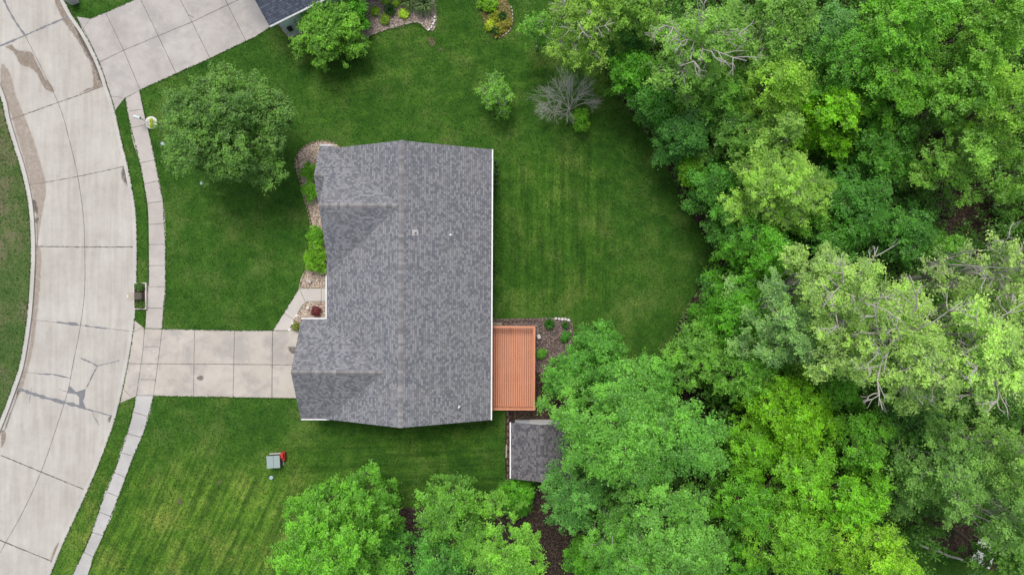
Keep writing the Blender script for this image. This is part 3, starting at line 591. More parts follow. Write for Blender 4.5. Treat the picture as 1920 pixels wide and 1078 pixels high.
for line in (RKs, LKs, [(271, 618), (279, 520), (275, 375), (263, 308), (242, 225), (235, 185)], [(262, 170), (284, 268), (306, 378), (310.5, 460), (310.5, 538), (304, 616)], [(304, 616.5), (440, 619.5), (512, 619)], [(288, 742), (437, 744.5), (560, 747)], [(394, 110), (263, 169)], [(516, 46), (480, 69), (394, 110)], [(512, 619), (561, 541)],
             [(256, 742), (240, 808), (215, 883), (190, 943), (173, 996), (136, 1078)], [(288, 742), (271, 808), (250, 856), (223, 930), (194, 1003), (165, 1078)], [(169, 36), (198, 24), (253, 0)], [(557, 293), (564, 340), (580, 400), (586, 430), (578, 495), (562, 538)], [(675, 76), (725, 57), (775, 43), (800, 58)]):
    for a_, b_ in zip(line, line[1:]):
        n_ = max(1, int(math.dist(a_, b_)*1.8)); t_ = rg.uniform(0, 1, n_)[:, None]; cl_ = rg.normal(size=(n_, 2))*.6
        E_.append(np.array(a_)[None]*(1-t_)+np.array(b_)[None]*t_+cl_)
E_ = np.concatenate(E_); X = np.concatenate([X, E_[:, 0]]); Y = np.concatenate([Y, E_[:, 1]]); n_ = len(X); nE = len(E_)
Cg = np.stack([(X-960)*CAM_H/F, (539-Y)*CAM_H/F, rg.uniform(.02, .05, n_)], 1); Cg[n_-nE:, 2] = .03
Ng = rg.normal(size=(n_, 3))*np.array([.8, .8, .3])+np.array([0, 0, .75]); cell = np.sin(Cg[:, 0]*1.7+np.sin(Cg[:, 1]*1.1)*2)*np.sin(Cg[:, 1]*2.1+np.sin(Cg[:, 0]*.7)*2)*.16
o = bpy.data.objects.new('grass_tufts', leaf_mesh('grass_tufts', Cg, Ng, np.clip(rg.normal(.42, .22, n_)+cell, 0, 1), .12, .35, 8)); S.collection.objects.link(o); o.color = (.062, .15, .022, 1)
tag(o, 'loose grass blades over the lawns and along the paved edges', 'grass', kind='stuff')
# small plants
def shrub(px, py, rpx, h, color, label, name='shrub', cat='shrub', group=None, **kw):
    k = dict(cr=.2, ls=.085, per=60, dens=1.5); k.update(kw); return tree(px, py, rpx, h, color, label, cat, name, group, low=True, trunk=False, **k)
def blades(px, py, rpx, h, color, label, n=160, name='grass_clump', cat='plant', group=None, wd=.03, seed=1):
    """a fountain of arching strap leaves"""
    rg = np.random.default_rng(seed+int(px)); x, y = P(px, py); Rr = rpx/24.9; b = MB(); tn = []
    for i in range(n):
        a = rg.uniform(0, 6.28); L = Rr*rg.uniform(.4, 1.1); hh = h*rg.uniform(.5, 1.1); dx, dy = math.cos(a), math.sin(a); sx, sy = -dy*wd, dx*wd
        o0 = rg.uniform(-.05, .05, 2); q = [(0, .0), (.35, .75), (.75, .95), (1., .6)]; v = []
        for j, (u, z) in enumerate(q):
            k = (1-.25*j); v += [(o0[0]+dx*L*u+sx*k, o0[1]+dy*L*u+sy*k, hh*z+.02), (o0[0]+dx*L*u-sx*k, o0[1]+dy*L*u-sy*k, hh*z+.02)]
        b.add(v, [(0, 1, 3, 2), (2, 3, 5, 4), (4, 5, 7, 6)]); tn += [rg.uniform(.2, .9)]*8
    o = b.build(name, LEAF); a = o.data.attributes.new('tone', 'FLOAT', 'POINT'); a.data.foreach_set('value', tn); o.location = (x, y, 0); o.color = (*color, 1)
    return tag(o, label, cat, group)
FS = 'bright shrubs along the front of the house'; YG = (.105, .25, .018)
shrub(582, 324, 20, 1.1, YG, 'bright shrub in the front bed nearest its rounded top end', group=FS)
shrub(585, 360, 19, 1.1, YG, 'bright shrub second from the top of the front gravel bed', group=FS)
shrub(594, 443, 20, 1.2, YG, 'bright shrub directly above the largest bright shrub by the wall', group=FS)
shrub(591, 485, 27, 1.5, (.13, .27, .018), 'largest bright shrub at the lower end of the front bed', group=FS)
shrub(592, 583, 7, .5, (.13, .03, .045), 'small dark red barberry in the gravel by the walkway', name='barberry')
shrub(556, 612, 6, .4, (.13, .15, .04), 'faded little plant in gravel beside the garage corner', name='small_plant', cat='plant')
shrub(930, 172, 34, 3.2, (.13, .28, .05), 'x') if False else None
tree(930, 178, 38, 4.2, (.13, .27, .045), 'small airy green ornamental tree alone on the back lawn', openness=.42, cr=.27, ls=.11, per=50, twigs=1.8, barkm=DEAD, low=True, name='small_tree', dens=1.6)
shrub(1087, 226, 21, 2.0, YG, 'rounded yellow green shrub at the foot of the dead tree', dens=1.3, cr=.24)
G1 = 'plants in the neighbouring gravel bed'
shrub(703, 22, 5, .35, (.2, .32, .03), 'small lime plant nearest the neighbouring bushes', name='hosta', cat='plant', group=G1)
shrub(757, 26, 7, .4, (.28, .38, .04), 'brightest yellow hosta in the neighbouring gravel bed', name='hosta', cat='plant', group=G1)
shrub(721, 37, 7, .4, (.17, .26, .03), 'olive green hosta at the lower side of the neighbouring bed', name='hosta', cat='plant', group=G1)
shrub(723, 2, 6, .4, (.16, .28, .04), 'green tuft at the top edge of the neighbouring bed', name='hosta', cat='plant', group=G1)
shrub(743, 5, 5, .4, (.2, .3, .04), 'lime tuft next to the green tuft at the top edge', name='hosta', cat='plant', group=G1)
blades(732, 22, 12, .5, (.04, .12, .03), 'dark green grassy clump in the middle of the gravel bed', 200, group=G1)
blades(770, 5, 22, .8, (.15, .24, .1), 'pale arching ornamental grass at the top edge of the bed', 260, group=G1)
blades(797, 12, 25, .9, (.16, .25, .12), 'larger pale arching ornamental grass beside the stone edging', 300, group=G1)
G2 = 'plants in the yellow bed'
shrub(915, 8, 18, .7, (.14, .27, .02), 'bright green mound at the top of the yellow bed', group=G2)
shrub(930, 32, 14, .35, (.2, .22, .025), 'yellow ground plant along the middle of the yellow bed', group=G2, openness=.3)
shrub(934, 56, 12, .35, (.2, .19, .03), 'orange yellow ground plant at the tip of the yellow bed', group=G2, openness=.3)
shrub(948, 44, 9, .4, (.19, .17, .03), 'orange ground plant against the curved edging', group=G2, openness=.2)
shrub(920, 48, 9, .4, (.28, .33, .03), 'lime ground plant on the left rim of the yellow bed', group=G2)
blades(930, 60, 11, .5, (.04, .14, .03), 'dark grassy clump at the lower tip of the yellow bed', 160, group=G2)
blades(942, 34, 10, .5, (.035, .12, .03), 'dark grassy clump against the right edging of the yellow bed', 160, group=G2)
G3 = 'plants in the bed by the deck'
blades(1030, 607, 11, .5, (.06, .2, .035), 'larger grassy clump in the gravel beside the deck corner', 220, group=G3)
blades(1060, 609, 8, .45, (.06, .19, .035), 'smaller grassy clump beside the pale edging stones', 150, group=G3)
shrub(1062, 630, 8, .6, (.06, .18, .03), 'small green plant near the right end of the deck bed', name='small_plant', cat='plant', group=G3)
shrub(1014, 663, 7, .5, (.1, .25, .04), 'little light plant close to the side of the deck', name='small_plant', cat='plant', group=G3)
G4 = 'strap leaved plants behind the house'
for i, (x, y, s_) in enumerate(((929, 308, 8), (930, 325, 9), (929, 344, 9), (928, 360, 7))):
    blades(x, y, s_, .6, (.1, .18, .09), 'silvery strap leaved plant %s behind the house wall' % ('nearest the roof corner', 'second below the roof corner', 'third below the roof corner', 'fourth below the roof corner')[i], 60, group=G4, wd=.02, name='iris_plant')
for i, (x, y, s_) in enumerate(((926, 492, 6), (926, 510, 8))): blades(x, y, s_, .5, (.07, .17, .05), 'green strap leaved plant %s by the back wall' % ('upper of the low pair', 'lower of the low pair')[i], 60, group=G4, wd=.02, name='iris_plant')
# dead tree
def dead_tree():
    x, y = P(1066, 214); t = empty('dead_tree', (x, y, 0), 'bare grey dead tree leaning over the back lawn', 'tree'); t.scale = (.88, .88, .92); rg = np.random.default_rng(4)
    tr = MB(); wood(tr, (0, 0, -.05), (-.05, .1, 1.3), .13, .1, rg, 4, .03, 8); tr.build('trunk', DEAD, t, smooth=True)
    b = MB()
    def grow(p, dr, L, r, dep):
        p = np.array(p); dr = dr/np.linalg.norm(dr); q = p+dr*L; wood(b, p, q, r, r*.62, rg, 3, .06, 4)
        if dep == 0: return
        for k in range(3 if dep > 1 else 4):
            nd = dr+rg.normal(size=3)*.42; nd[2] = nd[2]*.6+.12; grow(p+dr*L*(.55+.45*(k/3 if dep > 1 else k/3.)), nd, L*rg.uniform(.62, .85), r*.6, dep-1)
    for a, el, L in ((100, .9, 1.5), (125, .7, 1.5), (150, .6, 1.5), (175, .5, 1.35), (200, .5, 1.2), (75, .8, 1.4), (45, .7, 1.3), (20, .5, 1.1), (235, .5, .8), (285, .6, .75), (110, 1.6, 1.3), (60, 1.5, 1.2)):
        a = R_(a); grow((-.05, .1, 1.1), np.array([math.cos(a), math.sin(a), el]), L, .028, 4 if L > 1 else 3)
    b.build('branches', DEAD, t)
dead_tree()
# ------------------------------------------------------------------ roofs
def roof_mesh(name, polys, mat, parent, th=.16):
    """polys: list of (corners3d, eave direction) ; top faces carry UVs in metres (u along the eave, v up the slope)"""
    V = []; Fc = []; UV = []
    for poly, ed in polys:
        q = [Vector(p) for p in poly]; n = (q[1]-q[0]).cross(q[2]-q[0])
        if n.z < 0: q = q[::-1]; n = -n
        n.normalize(); e = Vector(ed).normalized(); up = n.cross(e); 
        if up.z < 0: up = -up
        k = len(q); b0 = len(V); V += [tuple(p) for p in q]+[tuple(p-Vector((0, 0, th))) for p in q]
        z0 = min(p.z for p in q); 
        Fc.append(tuple(range(b0, b0+k))); UV += [(p.dot(e)+50, (p.z-z0)/max(up.z, .01)+10) for p in q]
        Fc.append(tuple(range(b0+k, b0+2*k))[::-1]); UV += [(0, 0)]*k
        for i in range(k): j = (i+1) % k; Fc.append((b0+i, b0+k+i, b0+k+j, b0+j)); UV += [(0, 0)]*4
    return mesh_obj(name, V, Fc, mat, parent, UV)
def ridge_cap(p0, p1, slope_dir, s, mat, parent, wd=.17):
    mat = CAPM if mat is SHING else mat
    """bent cap shingles laid along a ridge"""
    p0, p1 = Vector(p0), Vector(p1); L = (p1-p0).length; dd = (p1-p0)/L; side = Vector(slope_dir); n = int(L/.2); V = []; Fc = []; UV = []
    for i in range(n):
        a = p0+dd*(i*L/n); c = p0+dd*((i+1.15)*L/n); z0, z1 = .012, .026
        for q, z in ((a, z1), (c, z0)):
            for k in (-1, 0, 1): V.append(tuple(q+side*k*wd+Vector((0, 0, z-abs(k)*wd*s))))
        m = i*6; Fc += [(m, m+1, m+4, m+3), (m+1, m+2, m+5, m+4), (m+2, m+1, m, m+0) if False else (m, m+3, m+4, m+1)][:2]
        u = rnd.uniform(0, 40); v = SHC*int(rnd.uniform(0, 60))+.08; UV += [(u, v)]*8
    return mesh_obj('ridge_cap', V, Fc, mat, parent, UV)
def gutter(b, p0, p1, z, out, wd=.09):
    """white gutter trough, open on top"""
    p0, p1 = Vector(p0), Vector(p1); o_ = Vector(out)
    def bx(a0, a1, z0, z1):
        c = [p0+o_*a0, p1+o_*a0, p1+o_*a1, p0+o_*a1]; b.prism([(q.x, q.y) for q in c], z0, z1)
    bx(0, .02, z-.12, z+.01); bx(wd-.02, wd, z-.12, z+.015); bx(.02, wd-.02, z-.12, z-.06)
EZ, RZ = 2.9, 5.8
RX, WX, EX, NY, SY = -7.42, -13.15, -1.47, 9.78, -9.4
house = empty('house', (0, 0, 0), 'long grey shingled house with two front gables and an attached garage', 'house', rz=0)
house.rotation_euler = (0, 0, R_(-.25))
polys = []
mw = (RZ-EZ)/(RX-WX)
polys.append(([(EX, SY, EZ), (EX, NY, EZ), (RX, NY, RZ), (RX, SY, RZ)], (0, 1, 0)))
polys.append(([(WX, SY, EZ), (RX, SY, RZ), (RX, NY, RZ), (WX, NY, EZ)], (0, 1, 0)))
# north front gable
gN, gS = 9.99, .85; gm = (gN+gS)/2; gr = RZ-.06; gs = (gr-EZ)/(gN-gm); gx = -12.95
xe = WX+(gr-EZ)/mw
def gp(x, y): return (x, y, gr-gs*abs(y-gm))
xo = -13.68; sm = gN-2.33; szr = gr-gs*(sm-gm); sS = sm-2.33
polys.append(([gp(xo, gN), gp(xo, sm), gp(gx, sm), gp(gx, gm), gp(xe, gm), gp(WX+.42, gN)], (1, 0, 0)))
polys.append(([gp(gx, gm), (gx, gS, EZ), (WX-.02, gS, EZ), (WX+.4, gS, EZ+.02), gp(xe, gm)][:2]+[(WX+.3, gS, EZ), gp(xe, gm)], (1, 0, 0)))
polys.append(([(xo, sm, szr), (xo, sS, EZ), (gx+.35, sS, EZ), (gx+.35, sm, szr)], (1, 0, 0)))
# garage gable
hN, hS = -2.30, -9.34; hm = (hN+hS)/2; hr = EZ+2.27; hsl = 2.27/(hN-hm); hx = -14.95; he_ = WX+(hr-EZ)/mw
polys.append(([(hx, hN, EZ), (hx, hm, hr), (he_, hm, hr), (WX+.05, hN, EZ)], (1, 0, 0)))
polys.append(([(hx, hS-.03, EZ), (WX+.45, hS-.03, EZ), (he_, hm, hr), (hx, hm, hr)], (1, 0, 0)))
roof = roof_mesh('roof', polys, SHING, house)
ridge_cap((RX, SY, RZ), (RX, NY, RZ), (1, 0, 0), mw, SHING, roof)
ridge_cap((gx, gm, gr), (xe-.3, gm, gr), (0, 1, 0), gs, SHING, roof)
ridge_cap((hx, hm, hr), (he_, hm, hr), (0, 1, 0), hsl, SHING, roof)
ridge_cap((xo, sm, szr), (gx, sm, szr), (0, 1, 0), gs, SHING, roof, .12)
for vx, vy in ((780, 438), (843, 440), (860, 767)):
    hgt = 4.9; x, y = P(vx, vy, hgt); zr = RZ-mw*abs(x-RX); b = MB()
    b.tube([(x, y, zr-.1), (x, y, zr+.42)], [.05, .05], 12); b.tube([(x, y, zr+.0), (x, y, zr+.12)], [.11, .06], 12)
    b.add([(x-.2, y-.2, zr+.2*mw+.02), (x+.2, y-.2, zr-.2*mw+.02), (x+.2, y+.2, zr-.2*mw+.02), (x-.2, y+.2, zr+.2*mw+.02)], [(0, 1, 2, 3)])
    b.build('vent_pipe', WHITE if vx != 780 else simple('vent_metal', (.4, .38, .38), .5, .2), roof)
def one_gutter(*a):
    b = MB(); gutter(b, *a); return b.build('gutter', WHITE, house)
one_gutter((EX, SY-.02, 0), (EX, NY+.02, 0), EZ-.02, (1, 0, 0))
one_gutter((WX, hN, 0), (WX, gS-.1, 0), EZ-.02, (-1, 0, 0))
one_gutter((hx, hN, 0), (WX-.12, hN, 0), EZ-.02, (0, 1, 0))
one_gutter((hx, hS-.03, 0), (-12.9, hS-.03, 0), EZ-.02, (0, -1, 0))
one_gutter((xo, gN, 0), (WX+.4, gN, 0), EZ-.02, (0, 1, 0))
one_gutter((xo+.02, sS, 0), (xo+.6, sS, 0), EZ-.02, (0, -1, 0))
b = MB()    # walls under the roof with gable triangles
def gable_wall(axis, c, a0, a1, z1, zr, th=.15):
    m = (a0+a1)/2; pl = [(a0, 0), (a1, 0), (a1, z1), (m, zr), (a0, z1)]
    if axis == 'y': v = [(a, c+s_, z) for s_ in (0, th) for a, z in pl]
    else: v = [(c+s_, a, z) for s_ in (0, th) for a, z in pl]
    b.add(v, [(0, 1, 2, 3, 4), (9, 8, 7, 6, 5)]+[(i, i+5, (i+1) % 5+5, (i+1) % 5) for i in range(5)])
b.box(WX+.45, EX-.45, SY+.5, NY-.5, 0, EZ-.1)
b.box(hx+.5, WX+.45, hS+.42, hN-.42, 0, EZ-.1); b.box(xo+.35, WX+.45, sS+.4, gN-.42, 0, EZ-.1)
gable_wall('y', SY+.35, WX+.5, EX-.5, EZ+.05, RZ-.25); gable_wall('y', NY-.5, WX+.5, EX-.5, EZ+.05, RZ-.25)
gable_wall('x', hx+.33, hS+.45, hN-.45, EZ+.05, hr-.3); gable_wall('x', xo+.2, sS+.42, gN-.45, EZ+.05, szr-.3); gable_wall('x', gx+.2, gS+.5, gN-.5, EZ+.05, gr-.3)
wl = b.build('wall', simple('house_siding', (.55, .53, .5), .7, .08), house)
b = MB(); b.box(hx+.29, hx+.325, hm-2.4, hm+2.4, .03, 2.3)
for k in range(4): b.box(hx+.27, hx+.288, hm-2.35, hm+2.35, .08+k*.56, .56+k*.56)
b.build('garage_door', WHITE, house)
for y0 in (-7, -2, 3.5, 7): b = MB(); b.box(EX-.449, EX-.42, y0-.6, y0+.6, 1., 2.2); f = b.build('window', WHITE, house); b = MB(); b.box(EX-.419, EX-.41, y0-.54, y0+.54, 1.06, 2.14); b.build('pane', GLASS, f)
# neighbour's house: corner of a dark blue roof, pale wall below
A = Vector((*P(505, 49, 3.3), 0)); E1 = Vector((*P(600, 2, 3.3), 0)); ux = (E1-A).normalized(); uy = Vector((-ux.y, ux.x, 0))
nh = empty('neighbour_house', (A.x, A.y, 0), 'corner of a house with dark blue shingles and pale blue wall', 'house', rz=math.atan2(ux.y, ux.x))
Ln, Dn = 18, 6.0
roof2 = roof_mesh('roof', [([(0, 0, 3.3), (Ln, 0, 3.3), (Ln, Dn, 6.1), (0, Dn, 6.1)], (1, 0, 0)), ([(0, 2*Dn, 3.3), (0, Dn, 6.1), (Ln, Dn, 6.1), (Ln, 2*Dn, 3.3)], (1, 0, 0))], SHING2, nh)
ridge_cap((0, Dn, 6.1), (Ln, Dn, 6.1), (0, 1, 0), .467, SHING2, roof2)
b = MB(); gutter(b, (0, 0, 0), (Ln, 0, 0), 3.28, (0, -1, 0), .1); b.build('gutter', WHITE, nh)
b = MB(); b.box(-.02, .0, 0.0, .16, 2.7, 2.9); 
b = MB(); b.box(.62, Ln-.4, .1, 2*Dn-.5, 0, 3.1)
for k in range(16): b.box(.6, Ln-.38, .075, .099, .1+k*.19, .27+k*.19)
b.build('wall', SIDING, nh)
mx_, my_ = P(541, 50, 1.7); tt = (Vector((mx_, my_, 0))-A).dot(ux)
b = MB(); b.box(tt-.16, tt+.16, -.1, .07, 1.3, 1.85); b.box(tt-.09, tt+.09, -.16, -.101, 1.5, 1.7); bevel(b.build('meter_box', DARKM, nh), .02)
# ------------------------------------------------------------------ deck
dk = empty('deck', (0, 0, 0), 'orange stained wooden deck with low railing behind the house', 'deck'); dk.rotation_euler = (0, 0, R_(-.25))
DH = 1.0; RH = DH+.92
x0 = -2.0; xr = P(1004, 0, RH)[0]; yt = P(0, 611, RH)[1]; yb = P(0, 769, RH)[1]
nb = 22; xb = x0; k = 0
bd = MB(); bw = (xr-.12-x0)/22
for i in range(22): bd.box(x0+i*bw+.014, x0+(i+1)*bw-.014, yb+.1, yt-.1, DH-.035, DH+rnd.uniform(-.002, .002))
bd.build('decking', DECKM, dk)
b = MB()
for y in np.linspace(yb+.2, yt-.2, 8): b.box(x0, xr-.15, y-.02, y+.02, DH-.26, DH-.04)
b.box(xr-.14, xr-.1, yb+.06, yt-.06, DH-.28, DH-.04)
b.build('joist', simple('deck_underside', (.2, .09, .05), .8, .2), dk)
def rail(p, q):
    b = MB(); p, q = Vector(p), Vector(q); L = (q-p).length; ang = math.atan2(q.y-p.y, q.x-p.x); c = ((p.x+q.x)/2, (p.y+q.y)/2)
    b.box(-L/2, L/2, -.075, .075, RH-.04, RH, ang, c); b.build('rail_cap', DECKM, dk)
    b = MB(); b.box(-L/2+.05, L/2-.05, -.02, .02, RH-.13, RH-.045, ang, c); b.box(-L/2+.05, L/2-.05, -.02, .02, DH+.08, DH+.16, ang, c)
    n = int(L/.13)
    for i in range(n): b.box(-L/2+(i+.5)*L/n-.018, -L/2+(i+.5)*L/n+.018, -.04, -.021, DH+.0, RH-.05, ang, c)
    b.build('balusters', DECKM, dk)
rail((x0, yt-.075, 0), (xr, yt-.075, 0)); rail((x0, yb+.075, 0), (xr, yb+.075, 0)); rail((xr-.075, yb+SHC, 0), (xr-.075, yt-SHC, 0))
for x, y in [(xr-.1, yt-.1), (xr-.1, yb+.1), (xr-1.9, yt-.1), (xr-1.9, yb+.1), (xr-.1, yt-1.9), (xr-.1, (yt+yb)/2), (xr-.1, yb+1.6)]:
    b = MB(); b.box(x-.045, x+.045, y-.045, y+.045, 0, RH-.045); b.build('post', DECKM, dk)
# ------------------------------------------------------------------ shed
sx0, sx1 = P(958, 0, 2.3)[0], P(1073, 0, 2.3)[0]; sy0, sy1 = P(0, 897, 2.3)[1], P(0, 792, 2.3)[1]; smx = (sx0+sx1)/2; szr2 = 3.25
sh = empty('shed', (0, 0, 0), 'small garden shed with grey shingled gable roof under the tree canopy', 'shed')
rf = roof_mesh('roof', [([(sx0, sy0, 2.3), (smx, sy0, szr2), (smx, sy1, szr2), (sx0, sy1, 2.3)], (0, 1, 0)), ([(sx1, sy0, 2.3), (sx1, sy1, 2.3), (smx, sy1, szr2), (smx, sy0, szr2)], (0, 1, 0))], SHING3, sh, .1)
ridge_cap((smx, sy0, szr2), (smx, sy1, szr2), (1, 0, 0), (szr2-2.3)/(smx-sx0), SHING3, rf, .14)
for xx, o_ in ((sx0, (-1, 0, 0)), (sx1, (1, 0, 0))): b = MB(); gutter(b, (xx, sy0, 0), (xx, sy1, 0), 2.28, o_, .09); b.build('gutter', WHITE, sh)
b = MB(); b.box(sx0+.3, sx1-.3, sy0+.2, sy1-.24, 0, 2.2); gable_wall('y', sy1-.4, sx0+.3, sx1-.3, 2.2, szr2-.15); gable_wall('y', sy0+.1, sx0+.3, sx1-.3, 2.2, szr2-.15)
b.build('wall', simple('shed_siding', (.55, .6, .66), .6, .06), sh)
b = MB(); b.box(smx-.8, smx+.8, sy1-.238, sy1-.21, .05, 2.0); b.build('door', WHITE, sh)
# ------------------------------------------------------------------ small things
def stone(px, py, sx, sy, h, rz, mat, name, label, cat, group=None, seed=0, z=0):
    """squarish weathered block"""
    import random as _r; r = _r.Random(seed+int(px*31+py*17)); x, y = P(px, py); b = MB(); n = 9; V = []
    rings = [(1., 0.), (1.04, .45), (.95, .85), (.7, 1.)]
    base = [(math.cos(2*math.pi*k/n), math.sin(2*math.pi*k/n)) for k in range(n)]
    base = [(max(-.82, min(.82, a*1.15))*r.uniform(.88, 1.08), max(-.82, min(.82, c*1.15))*r.uniform(.88, 1.08)) for a, c in base]
    for s_, zz in rings: V += [(a*sx/2*s_, c*sy/2*s_, zz*h*r.uniform(.93, 1.05)+z) for a, c in base]
    f = [(i*n+k, i*n+(k+1) % n, (i+1)*n+(k+1) % n, (i+1)*n+k) for i in range(3) for k in range(n)]+[tuple(range(3*n, 4*n)), tuple(range(n))[::-1]]
    b.add(V, f); o = b.build(name, mat); o.location = (x, y, 0); o.rotation_euler = (0, 0, rz); return tag(o, label, cat, group)
def edging(line, step, sx, sy, h, mat, label, group, name='edging_stone'):
    ln = smooth_line(line, 2); acc = 0; last = ln[0]
    for i in range(1, len(ln)):
        acc += math.dist(ln[i], ln[i-1])
        if acc >= step:
            acc = 0; a = math.atan2(-(ln[i][1]-ln[i-1][1]), ln[i][0]-ln[i-1][0]); stone(ln[i][0]+rnd.uniform(-.3, .3), ln[i][1]+rnd.uniform(-.3, .3), sx*rnd.uniform(.85, 1.1), sy*rnd.uniform(.9, 1.1), h*rnd.uniform(.85, 1.1), a+rnd.uniform(-.1, .1), mat, name, label, 'stone', group)
BRK = simple('brown_paver', (.27, .19, .15), .9, .3, 4)
edging([(632, 271), (612, 265), (592, 266), (572, 275), (557, 292), (554, 312), (563, 340), (571, 375), (579, 400), (585, 430)], 6.2, .24, .13, .08, BRK, 'brown edging paver around the front gravel bed', 'brown pavers around the front bed', 'edging_paver')
edging([(924, 601), (960, 600), (1008, 600), (1013, 610), (1015, 625)], 6., .23, .2, .16, simple('dark_block', (.15, .115, .1), .9, .35, 4), 'dark edging block along the bed by the deck', 'dark blocks edging the deck bed', 'edging_block')
edging([(1034, 598), (1042, 597), (1050, 598), (1058, 598), (1066, 600)], 6., .27, .2, .16, PALES, 'pale edging stone at the top of the bed by the deck', 'pale stones at the top of the deck bed')
edging([(1070, 612), (1069, 630), (1068, 645), (1067, 655)], 7., .27, .18, .16, STONE, 'brown edging stone at the right end of the deck bed', 'brown stones at the right end of the deck bed')
edging([(814, 26), (815, 38), (811, 50), (803, 58)], 6., .27, .18, .15, PALES, 'pale edging stone at the tip of the neighbouring gravel bed', 'pale stones edging the neighbouring bed')
edging([(957, 8), (961, 28), (960, 45), (955, 58), (945, 67), (932, 73)], 6., .24, .12, .1, STONE, 'edging stone around the yellow planted bed', 'stones edging the yellow bed')
stone(1010, 631, .34, .42, .3, .4, PALES, 'white_rock', 'white rock lying between the deck and gravel bed', 'rock')
stone(580, 527, .55, .35, .22, -.5, simple('grey_rock', (.42, .38, .34), .9, .2, 5), 'boulder', 'flat grey boulder in gravel above the front walkway', 'rock')
stone(578, 577, .27, .3, .2, .2, PALES, 'small_rock', 'pale rock in the gravel beside the red barberry', 'rock')
stone(1037, 627, .3, .3, .07, 0, simple('dark_disc', (.08, .075, .07), .8, .3, 6), 'drain_cover', 'round dark cover in the gravel by the deck', 'cover')
for i, (x, y) in enumerate(((543, 618), (549, 606), (556, 592))): stone(x, y, .3, .22, .05, .8, PALES, 'flagstone', ('flat pale stone at the driveway corner', 'flat pale stone in the gravel halfway along the walkway', 'flat pale stone in the gravel nearest the walkway bend')[i], 'stone')
for i in range(10):
    y = 775+i*13; stone(952+rnd.uniform(-.5, .5), y, .2, .42, .1, rnd.uniform(-.05, .05), simple('old_brick', (.13, .09, .075), .9, .3, 4), 'edging_block', 'dark brown block lining the lawn beside the shed', 'stone', 'dark blocks beside the shed')
b = MB(); b.box(-.05, .05, -.48, .48, .02, .1); o = b.build('plank', simple('weathered_wood', (.36, .33, .28), .9, .2)); o.location = (*P(949.5, 845), 0); o.rotation_euler = (0, 0, R_(-2)); tag(o, 'short pale plank lying at the lawn edge beside the shed', 'plank'); bevel(o, .01)
b = MB(); b.box(-.35, .35, -.12, .12, .02, .14); o = b.build('wooden_sleeper', simple('weathered_board', (.3, .25, .19), .9, .2)); o.location = (*P(932, 607), 0); tag(o, 'weathered wooden board beside the wall at the deck corner', 'board'); bevel(o, .01)
# utility box
ut = empty('transformer_box', (*P(520, 861), 0), 'grey green metal utility box on the front lawn', 'utility box', rz=R_(3))
b = MB(); b.box(-.55, .5, -.45, .5, 0, .06); b.build('pad', KERBM, ut)
b = MB(); b.box(-.5, .42, -.42, .42, .06, .72); bevel(b.build('body', simple('box_side', (.07, .075, .07), .6, .1), ut), .02)
b = MB(); b.box(-.53, -.035, -.46, .46, .73, .78); b.box(-.025, .45, -.46, .46, .73, .78); bevel(b.build('lid', simple('box_lid', (.25, .32, .31), .5, .06), ut), .015)
b = MB(); b.box(-.14, .16, -.3, .3, 0, .4); b.box(-.12, .1, -.1, .28, .4, .62); b.box(-.1, .08, -.36, -.3, .1, .3)
o = b.build('pedestal', simple('red_plastic', (.42, .035, .03), .5, .15)); bevel(o, .05); o.location = (*P(533, 853), 0); tag(o, 'small red utility pedestal tucked beside the grey box', 'pedestal')
def disc(px, py, r, mat, name, label, cat, group=None, h=.03):
    b = MB(); b.tube([(0, 0, -.02), (0, 0, h), (0, 0, h+.012)], [r, r, r*.8], 20); o = b.build(name, mat); o.location = (*P(px, py), 0); return tag(o, label, cat, group)
BL = simple('blue_grey_cover', (.3, .4, .47), .6, .15)
disc(508.5, 895, .15, BL, 'utility_cover', 'round blue grey cover in the grass below the utility box', 'cover')
for i, (x, y, r) in enumerate(((305, 270, .14), (328, 296, .1), (378, 344, .12))): disc(x, y, r, BL, 'sprinkler_cover', ('blue grey cover near the sidewalk under the round tree', 'small blue cover at the left rim of the round tree', 'blue grey cover below the round tree')[i], 'cover')
# mailboxes
mp = empty('mailbox_pillar', (*P(264, 555), 0), 'square stone mailbox pillar in a framed planter by the street', 'mailbox')
SP = simple('pillar_stone', (.38, .33, .28), .9, .3, 7)
b = MB(); b.box(-.17, .17, -.24, .24, 0, 1.25)
bevel(b.build('pillar', SP, mp), .015)
b = MB(); b.box(-.23, .23, -.29, .29, 1.252, 1.33); bevel(b.build('cap', SP, mp), .02)
b = MB(); b.box(-.4, -.172, -.09, .09, .92, 1.12); bevel(b.build('letterbox', WHITE, mp), .03)
pl = empty('planter', (*P(264.5, 555), 0), 'low white framed planter filled with mulch around the mailbox', 'planter')
b = MB(); b.box(-.4, .4, -.92, .92, .005, .12); b.build('soil', SOIL, pl)
b = MB()
for a in ((-.46, .5, .93, 1.0), (-.46, .5, -1.0, -.93), (-.46, -.4, -.93, .93), (.4, .5, -.93, .93)): b.box(*a, .005, .2)
bevel(b.build('frame', simple('planter_frame', (.55, .5, .47), .8, .15), pl), .012)
for i, (x, y, c, l) in enumerate(((262, 538, (.06, .12, .03), 'small dark plant at the upper end of the mailbox planter'), (263, 571, (.1, .16, .04), 'small green plant at the lower end of the mailbox planter'))): shrub(x, y, 6, .45, c, l, name='small_plant', cat='plant', openness=.3)
nm = empty('mailbox', (*P(273, 227), 0), 'pale grey mailbox on a post beside the little flower planter', 'mailbox', rz=R_(-15))
b = MB(); b.box(-.05, .05, -.05, .05, 0, 1.05); b.build('post', WHITE, nm)
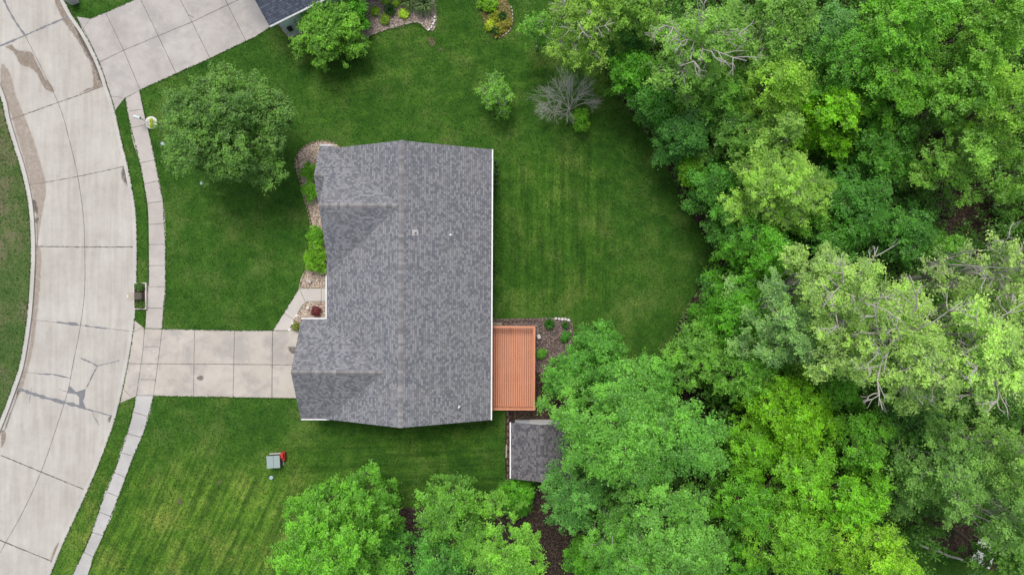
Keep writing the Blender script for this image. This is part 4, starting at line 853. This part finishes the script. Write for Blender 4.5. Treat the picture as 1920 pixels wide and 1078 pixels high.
b = MB(); b.tube([(-.28, 0, 1.13), (.2, 0, 1.13)], [.1, .1], 14); b.box(-.28, .2, -.1, .1, 1.02, 1.13); b.build('letterbox', simple('letterbox_grey', (.55, .6, .62), .4, .08), nm)
rp = empty('round_planter', (*P(285, 231), 0), 'half round white stone planter with lime plants by the sidewalk', 'planter')
b = MB(); b.tube([(0, 0, 0), (0, 0, .14), (0, 0, .17)], [.46, .46, .38], 26); b.build('rim', PALES, rp)
b = MB(); b.tube([(0, 0, .1), (0, 0, .185)], [.34, .34], 20); b.build('soil', gravel('white_pebbles', (.4, .38, .35), (.6, .58, .55), (.75, .74, .7), 14), rp)
shrub(284, 227, 3.5, .35, (.33, .36, .03), 'lime yellow plant, upper one in the round planter', cr=.08, ls=.05, per=30, name='small_plant', cat='plant')
shrub(285, 236, 3.5, .35, (.3, .34, .03), 'lime yellow plant, lower one in the round planter', cr=.08, ls=.05, per=30, name='small_plant', cat='plant')
nb_ = empty('mailbox_box', (*P(140, 3), 0), 'pale grey boxed mailbox column at the top edge beside the kerb', 'mailbox', rz=R_(20))
b = MB(); b.box(-.3, .3, -.25, .25, 0, 1.1); bevel(b.build('column', simple('grey_column', (.4, .4, .4), .8, .12), nb_), .02); b = MB(); b.box(-.34, .34, -.29, .29, 1.102, 1.18); bevel(b.build('cap', WHITE, nb_), .02)
# fallen logs, lattice
rg = np.random.default_rng(9)
def log(p, q, r, mat, label, z=.25):
    x0, y0 = P(*p, z); x1, y1 = P(*q, z); b = MB(); wood(b, (x0, y0, z), (x1, y1, z+.1), r, r*.8, rg, 6, .02, 8); o = b.build('fallen_log', mat, smooth=True); return tag(o, label, 'log', 'fallen logs in the wood')
DK = bark('dark_log', (.035, .025, .02))
log((1712, 372), (1757, 364), .17, DK, 'upper dark fallen log in the brown gap'); log((1738, 394), (1786, 395), .12, DK, 'middle dark fallen log in the brown gap'); log((1750, 402), (1784, 405), .12, DK, 'lower dark fallen log in the brown gap')
log((1722, 1020), (1812, 1052), .1, BARKP, 'pale fallen log across the grassy clearing at the bottom'); log((1690, 800), (1722, 806), .28, BARKD, 'thick brown log half hidden below the cottonwood', 6)
log((1279, 388), (1283, 396), .05, BARKP, 'short pale stick on the soil at the wood edge', .06)
lt = empty('lattice_panel', (*P(1846, 1036, .7), 0), 'white lattice garden panel glimpsed through leaves at bottom right', 'lattice', rz=R_(-20))
b = MB()
for i in range(-9, 10): b.box(i*.08-.02, i*.08+.02, -1.0, 1.0, .7, .715); 
for i in range(-12, 13): b.box(-.75, .75, i*.08-.02, i*.08+.02, .716, .73)
b.build('lattice', WHITE, lt)
b = MB()
for x in (-.7, .7):
    for y in (-.9, .9): b.box(x-.03, x+.03, y-.03, y+.03, 0, .699)
b.build('legs', WHITE, lt)
